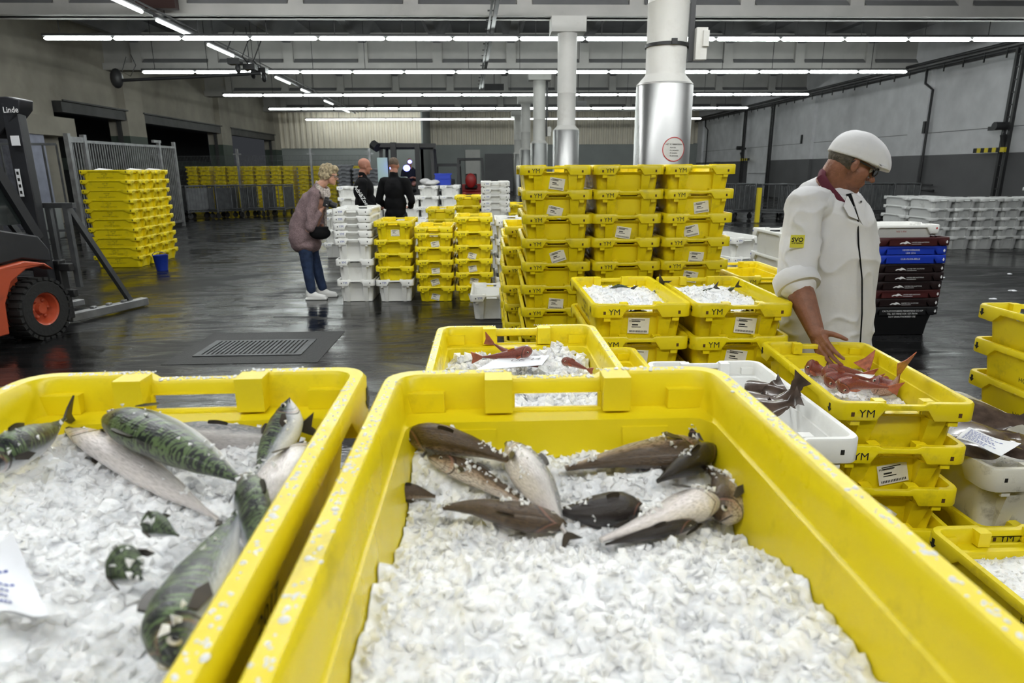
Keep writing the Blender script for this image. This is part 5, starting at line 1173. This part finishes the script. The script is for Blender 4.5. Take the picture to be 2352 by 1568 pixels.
# --- the two men in black seen from behind
def backman(name_label, px, Y, top, yaw, headyaw, mtx, hands):
    c = P(px, 420, Y); c.z = 0; s = top / 1.76
    t = thing('person', name_label, 'person', c); R = rotm(yaw); f = lambda x, y, z: c + R @ V((x, y, 0)) * s + V((0, 0, z * s))
    hc = f(.03, 0, 1.64); Rh = rotm(headyaw, math.radians(8)); mb = MB(); head_prims(mb, hc, Rh, s * 1.02); mb.cap(f(-.01, 0, 1.55), f(-.02, 0, 1.42), .062 * s, .08 * s)
    mb.ell(f(0, 0, 1.2), (.14 * s, .15 * s, .25 * s)); mb.ell(f(0, 0, .92), (.14 * s, .16 * s, .14 * s))
    el, wr = (f(.0, -.27, 1.10), f(.18, -.20, .98)); el2, wr2 = (f(.0, .27, 1.10), f(.18, .20, .98)) if hands else (f(-.01, .27, 1.10), f(.15, .22, .95))
    mb.cap(f(0, -.17, 1.40), el, .05, .042); mb.cap(el, wr, .042, .028); mb.cap(f(0, .17, 1.40), el2, .05, .042); mb.cap(el2, wr2, .042, .028)
    hand_prims(mb, wr, R @ V((.7, .7, -.2)), V((0, 0, 1)), 1, .98, curl=.5); hand_prims(mb, wr2, R @ V((.7, -.7, -.2)), V((0, 0, 1)), -1, .98, curl=.5)
    for q in (-1, 1): mb.cap(f(0, q * .09, .88), f(.01, q * .11, .47), .08, .055); mb.cap(f(.01, q * .11, .47), f(-.02, q * .12, .1), .052, .038); mb.cap(f(-.03, q * .12, .06), f(.14, q * .14, .045), .035, .03)
    blob(mb, 'body', M['skin3'], .010, 2, t)
    mb = MB(); mb.ell(hc + Rh @ V((-.018, 0, .036)) * s, V((.097, .079, .088)) * s, Rh); blob(mb, 'hair', M['hair_short'] if mtx else M['skin3'], .007, 1, t)
    mb = MB(); mb.ell(f(-.01, 0, 1.26), (.165 * s, .20 * s, .22 * s)); mb.ell(f(.01, 0, 1.05), (.175 * s, .195 * s, .22 * s)); mb.ell(f(.0, 0, .90), (.165 * s, .19 * s, .12 * s)); mb.cap(f(-.01, -.165, 1.385), f(-.01, .165, 1.385), .078 * s, .078 * s); mb.cap(f(-.015, 0, 1.44), f(-.015, 0, 1.51), .082 * s, .070 * s)
    mb.cap(f(0, -.185, 1.38), el, .074, .060); mb.cap(el, el.lerp(wr, .9), .060, .046); mb.cap(f(0, .185, 1.38), el2, .074, .060); mb.cap(el2, el2.lerp(wr2, .9), .060, .046)
    blob(mb, 'jacket', M['black_cloth'], .012, 3, t, disp=folds(8, .008))
    mb = MB(); mb.ell(f(0, 0, .90), (.155 * s, .175 * s, .12 * s))
    for q in (-1, 1): mb.cap(f(0, q * .09, .86), f(.01, q * .11, .47), .10, .075); mb.cap(f(.01, q * .11, .47), f(-.02, q * .12, .12), .075, .065)
    blob(mb, 'trousers', M['navy'], .013, 3, t)
    for q in (-1, 1): mb = MB(); mb.cap(f(-.04, q * .12, .055), f(.16, q * .14, .045), .048, .042); mb.box(f(.05, q * .13, .012), (.27, .1, .024), rot=R); blob(mb, 'shoe', M['dark'], .01, 2, t)
    if not hands:
        mb = MB(); q0 = P(px - 19, 428, Y - .285); q1 = P(px + 10, 474, Y - .345); ax = (q1 - q0).normalized(); ay = (V((1, 0, 0)) - ax * ax.x).normalized()
        mb.text('Adri&Zoon', q0.lerp(q1, .5), ax, ay, .085, 0, bold=.02); mb.obj('sleeve_print', M['whiteink'], t)
    return settle(t)
backman('man in black sweater seen from behind beside the forklift, hands in front', 906, 10.8, 1.76, math.radians(82), math.radians(85), True, True)
backman('bald man in black jacket with white writing on the sleeve, head turned right', 836, 11.0, 1.75, math.radians(4), math.radians(25), False, False)

# ================================================================== VEHICLES
# forklift at the left edge
fk = thing('forklift', 'red and black forklift truck at the left edge with empty frame in front', 'forklift', (-4.85, 5.9, 0)); YW = math.radians(80)
Rf = Matrix.Rotation(YW - PI / 2, 3, 'Z'); F0 = V((-4.27, 6.36, 0))             # contact point of the right front wheel
ff = lambda x, y, z: F0 + Rf @ V((x, y, 0)) + V((0, 0, z))                        # x right, y forward
def wheel(mbn, c, r, wd, parent):
    mb = MB(); R90 = Rf
    prof = [(r * .55, -wd / 2), (r * .9, -wd / 2), (r, -wd * .36), (r, wd * .36), (r * .9, wd / 2), (r * .55, wd / 2)]
    m2 = MB(); m2.lathe(prof + [prof[0]], (0, 0, 0), 40, axis='x', caps=False); mb.add([c + R90 @ V(v) for v in m2.v], m2.f, 0, True)
    for k in range(26):
        a = 2 * PI * k / 26
        for s in (-1, 1):
            m3 = MB(); m3.box((s * wd * .26, 0, r), (wd * .5, .045, .03)); Rx = Matrix.Rotation(a + s * .06, 3, 'X'); mb.add([c + R90 @ (Rx @ V(v)) for v in m3.v], m3.f, 0)
    w_ = mb.obj('tyre', M['rubber'], parent)
    mb = MB(); m2 = MB(); m2.lathe([(.0001, wd * .30), (r * .16, wd * .32), (r * .2, wd * .18), (r * .42, wd * .14), (r * .5, wd * .42), (r * .56, wd * .46), (r * .56, -wd * .3)], (0, 0, 0), 32, axis='x'); mb.add([c + R90 @ V(v) for v in m2.v], m2.f, 0, True)
    for k in range(6): a = 2 * PI * k / 6; mb.ell(c + R90 @ V((wd * .18, r * .3 * math.cos(a), r * .3 * math.sin(a))), .018, n=6)
    mb.obj('wheel_rim', M['orange'], parent)
wheel(0, ff(-.12, 0, .29), .29, .24, fk); wheel(0, ff(-1.0, 0, .29), .29, .24, fk); wheel(0, ff(-.15, -1.45, .25), .25, .2, fk); wheel(0, ff(-.95, -1.45, .25), .25, .2, fk)
# chassis sides with fender arch
mb = MB()
arch = [(.10, .56), (.02, .60), (-.12, .66)]
poly = [(-.42, .14), (-.40, .42), (-.30, .60), (-.12, .69), (.08, .70), (.20, .64), (.10, .72), (-.12, .77), (-.45, .74), (-1.0, .70), (-1.8, .66), (-1.9, .3), (-1.75, .14)]
for x0, dx in ((-.02, -.14), (-1.12, .14)): mb.prism(poly, ff(x0, 0, 0), Rf @ V((0, 1, 0)), (0, 0, 1), Rf @ V((1, 0, 0)), dx)
mb.box(ff(-.57, -.95, .42), (.84, 1.7, .5), rot=Rf); mb.box(ff(-.57, -1.75, .7), (1.0, .4, .9), rot=Rf); mb.obj('chassis', M['orange'], fk, bev=.02)
mb = MB(); poly = [(.20, .72), (-.12, .79), (-.45, .76), (-1.9, .72), (-1.9, 1.15), (-.5, 1.12), (-.25, 1.06), (.10, .98), (.20, .84)]
for x0, dx in ((-.04, -.10), (-1.10, .10)): mb.prism(poly, ff(x0, 0, 0), Rf @ V((0, 1, 0)), (0, 0, 1), Rf @ V((1, 0, 0)), dx)
mb.box(ff(-.57, -.1, .86), (.95, .4, .3), rot=Rf); mb.obj('side_panel', M['body'], fk, bev=.015)
mb = MB()
for x in (-.09, -1.05):
    mb.bar(ff(x, .14, .95), ff(x, -.42, 2.1), .07, .09); mb.bar(ff(x, -.42, 2.1), ff(x, -1.6, 2.12), .08); mb.bar(ff(x, -1.6, 2.12), ff(x, -1.8, .8), .08); mb.bar(ff(x, -.25, 1.06), ff(x, -.48, 1.9), .04)
for y in (-.42, -.8, -1.2, -1.6): mb.bar(ff(-.09, y, 2.1), ff(-1.05, y, 2.1), .06)
for z in (1.50, 1.53, 1.56): mb.bar(ff(-.09, -.12 - (z - 1.5) * .5, z), ff(-.09, -.9, z), .02)
mb.obj('cab_frame', M['body'], fk)
mb = MB(); mb.prism([(.06, 1.1), (-.85, 1.1), (-.85, 1.45), (-.14, 1.45)], ff(-.10, 0, 0), Rf @ V((0, 1, 0)), (0, 0, 1), Rf @ V((1, 0, 0)), -.01); mb.obj('side_window', M['glass'], fk)
mb = MB(); mb.box(ff(-.57, -1.1, 1.0), (.5, .5, .12), rot=Rf); mb.box(ff(-.57, -1.35, 1.3), (.48, .12, .55), rot=Rf); mb.obj('seat', M['dark'], fk, bev=.03)
# mast
mb = MB(); MT = 2.20
for x in (-.30, -.86):
    mb.bar(ff(x, .36, .10), ff(x, .36, MT), .11, .15); mb.bar(ff(x + (.07 if x < -.5 else -.07), .40, .12), ff(x + (.07 if x < -.5 else -.07), .40, MT - .05), .06, .10)
mb.prism([(-.30, MT - .32), (.0, MT - .06), (.02, MT + .03), (-.12, MT + .06), (-1.0, MT + .06), (-1.0, MT - .1), (-.55, MT - .1)], ff(-.28 + .10, .30, 0) + V((0, 0, 0)), Rf @ V((1, 0, 0)), (0, 0, 1), Rf @ V((0, 1, 0)), .16)
mb.bar(ff(-.3, .36, .5), ff(-.86, .36, .5), .08); mb.bar(ff(-.3, .36, 1.2), ff(-.86, .36, 1.2), .06); mb.obj('mast', M['body'], fk, bev=.01)
mb = MB(); o_ = ff(-.17, .292, 2.12); ax = (Rf @ V((1, 0, 0))); q0 = P(52, 250, 6.55)
mb.text('Linde', ff(-.262, .288, 2.14), ax, (0, 0, 1), .075, 0, bold=.01); mb.obj('logo', M['whiteink'], fk)
mb = MB()
for (z, h) in ((1.86, .09),): mb.box(ff(-.26, .275, z), (.09, .004, h), 0, rot=Rf)
mb.box(ff(-.30, .275, 1.47), (.045, .004, .26), 0, rot=Rf)
for k in range(4): mb.box(ff(-.30, .2725, 1.38 + k * .06), (.025, .002, .03), 1, rot=Rf)
mb.obj('sticker', [M['sheet'], M['ink']], fk)
mb = MB(); mb.tube([ff(-.55, .22, 1.1), ff(-.52, .2, 1.9), ff(-.58, .2, 2.02), ff(-.7, .2, 2.08)], .012, 6); mb.obj('hose', mat('yellow_hose', (.25, .22, .03), .5), fk)
# carriage, load frame and the slanted braces
mb = MB(); mb.box(ff(-.30, .52, .38), (.16, .10, .62), rot=Rf); mb.box(ff(-.55, .5, .35), (.9, .06, .08), rot=Rf); mb.box(ff(-.55, .5, .62), (.9, .06, .08), rot=Rf); mb.obj('carriage', M['dark'], fk, bev=.01)
mb = MB()
for x in (-.22, -.02): mb.bar(ff(x - .1, .58, .40), ff(x - .1, .58, 1.24), .05)
for x in (-.12, -.92): mb.bar(ff(x, .60, 1.22), P(300, 692, 7.75) + Rf @ V((x + .12, 0, 0)), .045, .06)
mb.bar(ff(-.02, .58, 1.24), ff(-1.0, .58, 1.24), .05); mb.obj('load_frame', M['dgalv'], fk)
tip = P(335, 698, 7.9); tip.z = .06; st = P(160, 735, 6.95); st.z = .07
mb = MB(); mb.bar(st, tip, .10, .09); d_ = (tip - st); mb.bar(st + V((-.75, 0, 0)), tip + V((-.75, 0, 0)), .10, .07); mb.bar(st + V((.0, .0, .0)), st + V((-.75, 0, 0)), .09)
for k in range(3): mb.box(st + d_ * (.3 + .2 * k) + V((0, 0, .055)), (.05, .06, .03))
mb.obj('fork', M['galv'], fk, bev=.008)
settle(fk)
# far black reach truck with its driver behind glass
def truck(x, y, lab, colm, w_, h, rz=0, open_=True):
    t = thing('forklift', lab, 'forklift', (x, y, 0), 0); f = lambda a, b, c_: V((x + a * w_, y + b, c_ * h))
    mb = MB(); mb.box(f(0, 0, .20), (w_ * .96, 1.6, h * .30)); mb.box(f(0, .5, .42), (w_ * .9, .6, h * .16)); mb.obj('chassis', colm, t, bev=.05)
    mb = MB()
    for a in (-.46, .46):
        mb.bar(f(a, -.75, .33), f(a * .93, -.6, .98), .09); mb.bar(f(a, .7, .33), f(a * .93, .6, .98), .09); mb.bar(f(a * .93, -.6, .98), f(a * .93, .6, .98), .08)
    mb.bar(f(-.43, -.6, .98), f(.43, -.6, .98), .09); mb.bar(f(-.43, .6, .98), f(.43, .6, .98), .08)
    for k in range(4): mb.bar(f(-.43, -.3 + k * .25, .98), f(.43, -.3 + k * .25, .98), .05)
    mb.obj('cab_frame', M['dark'], t)
    for a in (-.36, .36):
        for b in (-.5, .6): mb = MB(); mb.lathe([(.1, -.1), (.27, -.1), (.28, 0), (.27, .1), (.1, .1)], f(a, b, 0) + V((0, 0, .27)), 20, axis='x'); mb.obj('tyre', M['rubber'], t)
    mb = MB(); mb.box(f(0, .1, .45), (.5, .5, .15)); mb.box(f(0, .35, .58), (.45, .12, .5)); mb.obj('seat', M['dark'], t, bev=.04)
    return t
p = P(950, 400, 21); T1 = truck(p.x - .12, 21, 'big black forklift with roofed cab behind the two men', M['body'], 1.75, 2.28)
f = lambda a, b, c_: V((p.x - .12 + a, 21 + b, c_))
mb = MB(); mb.box(f(-.7, -.8, 1.55), (.30, .03, .75)); mb.obj('window', M['paleglass'], T1)
mb = MB(); mb.bar(f(-.35, -.85, .3), f(-.35, -.85, 2.35), .16); mb.bar(f(.35, -.85, .3), f(.35, -.85, 2.3), .14); mb.bar(f(-.9, -.8, 2.28), f(.9, -.8, 2.26), .12); mb.tube([f(-.95, -.8, 2.3), f(-.8, -.9, 2.2)], .14, 8); mb.obj('mast', M['dark'], T1)
mb = MB(); mb.ell(f(.02, -.9, 1.62), (.10, .03, .09)); mb.ell(f(-.42, -.97, 1.66), (.05, .03, .11)); mb.ell(f(.12, -.9, 1.80), (.06, .03, .05)); mb.obj('work_lamp', M['bluelamp'], T1)
mb = MB(); mb.box(f(-.15, -.9, 1.32), (.35, .04, .10)); mb.box(f(-.62, -.95, 1.27), (.14, .04, .08)); mb.obj('lamp_bar', M['paleglass'], T1)
settle(T1)
drv = thing('person', 'driver in dark clothes barely seen in the cab of the big black forklift', 'person', f(.0, .1, 1.1)); mb = MB(); c = f(.0, .12, 1.8); head_prims(mb, c, rotm(-PI / 2), 1); mb.cap(c, c + V((0, 0, -.18)), .055, .07); mb.ell(c + V((0, .05, -.42)), (.2, .13, .3)); mb.cap(c + V((-.2, 0, -.28)), c + V((-.25, -.15, -.5)), .055, .04); mb.cap(c + V((.2, 0, -.28)), c + V((.25, -.15, -.5)), .055, .04); mb.cap(c + V((-.25, -.15, -.5)), c + V((-.1, -.35, -.45)), .04, .03); mb.cap(c + V((.25, -.15, -.5)), c + V((.1, -.35, -.45)), .04, .03)
hand_prims(mb, c + V((-.1, -.35, -.45)), (0.1, -1, 0), (0, 0, -1), 1); hand_prims(mb, c + V((.1, -.35, -.45)), (-.1, -1, 0), (0, 0, -1), -1)
for q in (-.1, .1): mb.cap(c + V((q, .1, -.62)), c + V((q * 1.3, -.35, -.66)), .08, .06)
blob(mb, 'body', M['skin3'], .012, 2, drv); mb = MB(); mb.ell(c + V((0, .05, -.42)), (.22, .15, .3)); mb.cap(c + V((-.2, 0, -.28)), c + V((-.25, -.15, -.5)), .075, .055); mb.cap(c + V((.2, 0, -.28)), c + V((.25, -.15, -.5)), .075, .055); blob(mb, 'jacket', M['navy'], .016, 2, drv); settle(drv)
p2 = P(1082, 420, 27); T2 = truck(p2.x, 27, 'small red forklift with black cage far behind, left of the columns', M['red'], 1.08, 2.0)
mb = MB(); mb.ell(V((p2.x, 26.6, 1.15)), (.22, .1, .28)); mb.obj('seat_cover', M['red'], T2); mb = MB(); mb.box((p2.x, 26.18, .55), (.35, .04, .22)); mb.obj('grille', M['dark'], T2); settle(T2)
p3 = P(1028, 400, 22.5); T3 = truck(p3.x, 22.5, 'dark forklift frame carrying a blue crate between the cab and the red forklift', M['dark'], .9, 1.75); settle(T3)
o = bpy.data.objects.new('storage_crate', bpy.data.meshes.new_from_object(bpy.data.objects['fish_crate'])) if False else None
mb = MB(); c = P(1018, 412, 15.9); mb.box(c + V((0, 0, -.12)), (.36, .3, .02))
for s in (-1, 1): mb.box(c + V((s * .17, 0, 0)), (.02, .3, .26)); mb.box(c + V((0, s * .14, 0)), (.36, .02, .26)); mb.box(c + V((0, s * .152, .12)), (.40, .02, .03)); mb.box(c + V((0, s * .152, .02)), (.38, .02, .02))
c0 = mb.obj('storage_crate', M['bluepl']); c0.location.z = 1.22 - (c.z - .13); tag(c0, 'small blue crate standing on the white rear stack right of the black forklift', 'crate')
# white sack on a rear stack
mb = MB(); c = V((-1.33, 15.75, 1.27)); mb.ell(c, (.2, .3, .07)); mb.ell(c + V((-.1, -.1, .05)), (.12, .2, .06)); mb.ell(c + V((.1, 0, .02)), (.16, .2, .05)); sk = blob(mb, 'sack', M['cloth_white'], .015, 2, None, disp=lambda p, n: .02 * noise.noise(p * 9)); tag(sk, 'white crumpled sack lying on a white rear stack', 'sack')

# ================================================================== CARTS, FENCES, SMALL THINGS
def cart_proto():
    t = thing('roll_cart', '', 'cart', (0, 0, 0)); w_, d, h = .74, .85, 1.08
    mb = MB()
    for x in (-w_ / 2, w_ / 2):
        for y in (-d / 2, d / 2): mb.tube([(x, y, .2), (x, y, h)], .025, 8)
        mb.tube([(x, -d / 2, h), (x, d / 2, h)], .025, 8); mb.tube([(x, -d / 2, .25), (x, d / 2, .25)], .02, 8)
        for k in range(8): mb.tube([(x, -d / 2 + (k + 1) * d / 9, .25), (x, -d / 2 + (k + 1) * d / 9, h)], .012, 6)
    mb.tube([(-w_ / 2, -d / 2, h), (w_ / 2, -d / 2, h)], .025, 8); mb.tube([(-w_ / 2, -d / 2, .3), (w_ / 2, -d / 2, .3)], .03, 8)
    for k in range(3): mb.tube([(-w_ / 4 + k * w_ / 4, -d / 2, .3), (-w_ / 4 + k * w_ / 4, -d / 2, h)], .014, 6)
    mb.box((w_ / 2, 0, .66), (.012, d, .72)); mb.obj('frame', M['dgalv'], t)
    mb = MB(); mb.box((0, 0, .24), (w_, d, .04)); mb.obj('platform', M['dgalv'], t)
    for x in (-1, 1):
        for y in (-1, 1): mb = MB(); mb.lathe([(.02, -.025), (.09, -.025), (.095, 0), (.09, .025), (.02, .025)], (x * w_ * .4, y * d * .42, .095), 14, axis='x'); mb.bar((x * w_ * .4, y * d * .42, .12), (x * w_ * .4, y * d * .42, .22), .05); mb.obj('wheel', M['dark'], t)
    return t
c0 = cart_proto(); first = True
for i, (px, Y, rz, hs) in enumerate(((405, 23.0, .5, 1), (452, 23.2, .9, 1), (503, 23.4, .5, 1), (550, 23.8, .3, 1), (596, 24.0, .2, 1), (640, 24.2, .1, 1))):
    o = c0 if i == 0 else copytree(c0); p = P(px, 450, Y); o.location = (p.x, Y, 0); o.rotation_euler = (0, 0, -rz)
    o['label'] = 'steel barred roll cart, %s from the left of those before the yellow wall' % ordn[i]; o['group'] = 'roll carts before the yellow wall'
for i, (px, Y, rz) in enumerate(((1690, 21.0, .3), (1772, 20.6, -.2), (1832, 20.2, .1), (2003, 20.4, .1), (2066, 20.3, -.1))):
    o = copytree(c0); p = P(px, 450, Y); o.location = (p.x, Y, 0); o.rotation_euler = (0, 0, rz)
    o['label'] = 'dark steel roll cart by the right wall, %s from the left' % ordn[i]; o['group'] = 'roll carts along the right wall'
mb = MB(); p = P(1744, 440, 19.6); mb.bar((p.x, 19.6, 0), (p.x, 19.6, 1.0), .11); tag(mb.obj('yellow_post', M['stripY']), 'yellow guard post among the roll carts left of the capped man', 'post')
mb = MB(); p = P(2070, 400, 30); p = P(1638, 385, 24); mb.box((p.x, 24, 1.5), (.9, .5, .35)); mb.box((p.x, 24, .75), (.7, .4, 1.5)); mb.box((p.x + .1, 24, 1.72), (.25, .25, .15)); tag(mb.obj('machine', M['dark'], bev=.02), 'dark machine standing behind the right end of the yellow block', 'machine')
# tall barred gate at left
g = thing('barrier_gate', 'tall steel gate of thin vertical bars behind the left tall stack', 'gate', (-9.2, 15.4, 0))
A = V((-9.15, 15.3, 0)); Bv = V((-9.0, 20.0, 0)); zt_ = 2.28
mb = MB()
for a, w_ in ((A, .10), (A + (Bv - A) * .12, .10), (A + (Bv - A) * .82, .08), (Bv, .08)): mb.bar(a, a + V((0, 0, zt_ + .1)), w_)
mb.bar(A + V((0, 0, zt_)), A + (Bv - A) * .12 + V((0, 0, zt_)), .08); mb.bar(A + V((0, 0, zt_ - .05)), Bv + V((0, 0, zt_ - .05)), .06); mb.bar(A + V((0, 0, .15)), Bv + V((0, 0, .15)), .06)
mb.bar(A + (Bv - A) * .76 + V((0, 0, zt_ + .08)), A + (Bv - A) * .84 + V((0, 0, zt_ + .08)), .07); mb.obj('gate_frame', M['galv'], g)
mb = MB()
for i in range(48): q = A + (Bv - A) * (i + .5) / 48; mb.bar(q + V((0, 0, .15)), q + V((0, 0, zt_ - .05)), .022)
mb.obj('bars', M['galv'], g); settle(g)
g = thing('barrier_gate', 'short barred gate leaf left of the tall gate, behind the forklift', 'gate', (-10.9, 14.9, 0)); mb = MB(); A = V((-11.6, 14.6, 0)); Bv = V((-9.35, 15.2, 0))
for k in range(10): q = A.lerp(Bv, k / 9); mb.bar(q, q + V((0, 0, 2.15)), .03)
mb.bar(A + V((0, 0, 2.15)), Bv + V((0, 0, 2.15)), .05); mb.bar(A + V((0, 0, .3)), Bv + V((0, 0, .3)), .05); mb.obj('gate_frame', M['dgalv'], g); settle(g)
# mesh fence before the yellow wall
g = thing('mesh_fence', 'thin wire mesh fence on grey posts in front of the far yellow crates', 'fence', (-8, 27, 0)); mb = MB(); fx0, fx1, fy, fz = -12.9, -4.6, 27.0, 2.15
for k in range(150): x = fx0 + (fx1 - fx0) * k / 149; mb.bar((x, fy, .05), (x, fy, fz), .007)
for k in range(12): mb.bar((fx0, fy, .1 + k * .185), (fx1, fy, .1 + k * .185), .010)
mb.obj('mesh', M['dgalv'], g)
for x in (-12.9, -9.75, -6.9, -4.6): mb = MB(); mb.bar((x, fy, 0), (x, fy, 2.4), .08); mb.bar((x - .15, fy, 2.2), (x + .15, fy, 2.2), .05); mb.obj('post', M['galv'], g)
settle(g)
# blue bucket by the left stack
c = PZ(373, 620, 0); t = thing('bucket', 'blue bucket on the floor at the corner of the left tall stacks', 'bucket', c); c = V(c); mb = MB(); mb.lathe([(.0001, .004), (.085, 0), (.115, .24), (.12, .245), (.108, .24), (.08, .012), (.0001, .012)], c, 24); mb.obj('bucket_body', M['bucket'], t)
mb = MB(); mb.tube([c + V((.118 * math.cos(a), -.02 - .02 * math.sin(a), .235 + .07 * math.sin(a))) for a in [PI * k / 10 for k in range(11)]], .005, 6); mb.obj('handle', M['bucket'], t); settle(t)
# white barrel-like drum behind the forklift frame
c = PZ(118, 545, 0); t = MB(); t.lathe([(.0001, 0), (.28, 0), (.3, .1), (.3, .75), (.26, .82), (.0001, .83)], c, 24); tag(t.obj('drum', M['greyF']), 'blue grey drum behind the frame on the forklift', 'drum')
# floor drain
c = V((-2.12, 5.85, 0)); t = thing('floor_drain', 'rectangular slotted metal drain cover set in the wet floor', 'drain', c); mb = MB()
for k in range(22): mb.box(c + V((-.42 + k * .04, 0, .008)), (.022, .46, .008))
mb.obj('grate', M['dgalv'], t); mb = MB()
for s in (-1, 1): mb.box(c + V((s * .45, 0, .006)), (.04, .54, .010)); mb.box(c + V((0, s * .25, .006)), (.86, .04, .010))
mb.obj('drain_frame', M['dgalv'], t); settle(t)
mb = MB(); mb.box((-2.1, 5.9, .002), (1.3, 1.1, .003)); tag(mb.obj('steel_plate', mat('dark_checker_plate', (.010, .010, .011), .55, 0, bump=.6, bscale=70)), 'dark steel plate round the drain cover', 'plate')
# litter on the floor at right
for i, (px, py) in enumerate(((2320, 630), (2165, 638), (2283, 688), (2325, 668))):
    c = PZ(px, py, .012); mb = MB()
    for k in range(3): mb.ell(c + V((random.uniform(-.03, .03), random.uniform(-.02, .02), random.uniform(0, .01))), (.035, .018, .010), n=6)
    tag(mb.obj('litter', M['sheet']), 'small white scrap on the dark floor, %s of four at right' % ordn[i], 'scrap')

# wet drops and ice crumbs on the near rims, whitened to paint their sheen
M['drop'] = mat('water_drop', (.95, .96, .97), .12, trans=.25, ior=1.33)
def drops(x, y, z, rz, n, label, seed, W=.46, L=.8):
    rg = random.Random(seed); mb = MB(); R = Matrix.Rotation(rz, 3, 'Z')
    for i in range(n):
        if rg.random() < .62: p = V((rg.choice((-1, 1)) * (W / 2 - .012 + rg.gauss(0, .0035)), rg.uniform(-L / 2 + .05, L / 2 - .05), z))
        else:
            xx = rg.uniform(-W / 2 + .05, W / 2 - .05); p = V((xx, L / 2 - .012 + rg.gauss(0, .0035), z - (.0085 if abs(xx) < .056 else 0)))
            if .054 < abs(xx) < .1: p.z = z + .001
        p = V((x, y, 0)) + R @ V((p.x, p.y, 0)) + V((0, 0, p.z)); r = rg.uniform(.0006, .0017) * (1.5 if rg.random() < .12 else 1)
        mb.ell(p, (r * rg.uniform(1, 1.7), r * rg.uniform(1, 1.9), r * .7), n=4)
    tag(mb.obj('sheen_drops', M['drop']), label, 'water drops', kind='stuff')
drops(.09, .46, zt + .2, 0, 620, 'white drops painting the wet sheen on the rim of the centre foreground crate', 21)
drops(-.39, .48, zt + .2, .02, 520, 'white drops painting the wet sheen on the rim of the left foreground crate', 22)
drops(.078, 1.46, 6 * .155 + .2, 0, 260, 'white drops painting the wet sheen on the rim of the crate with red gurnards', 23)
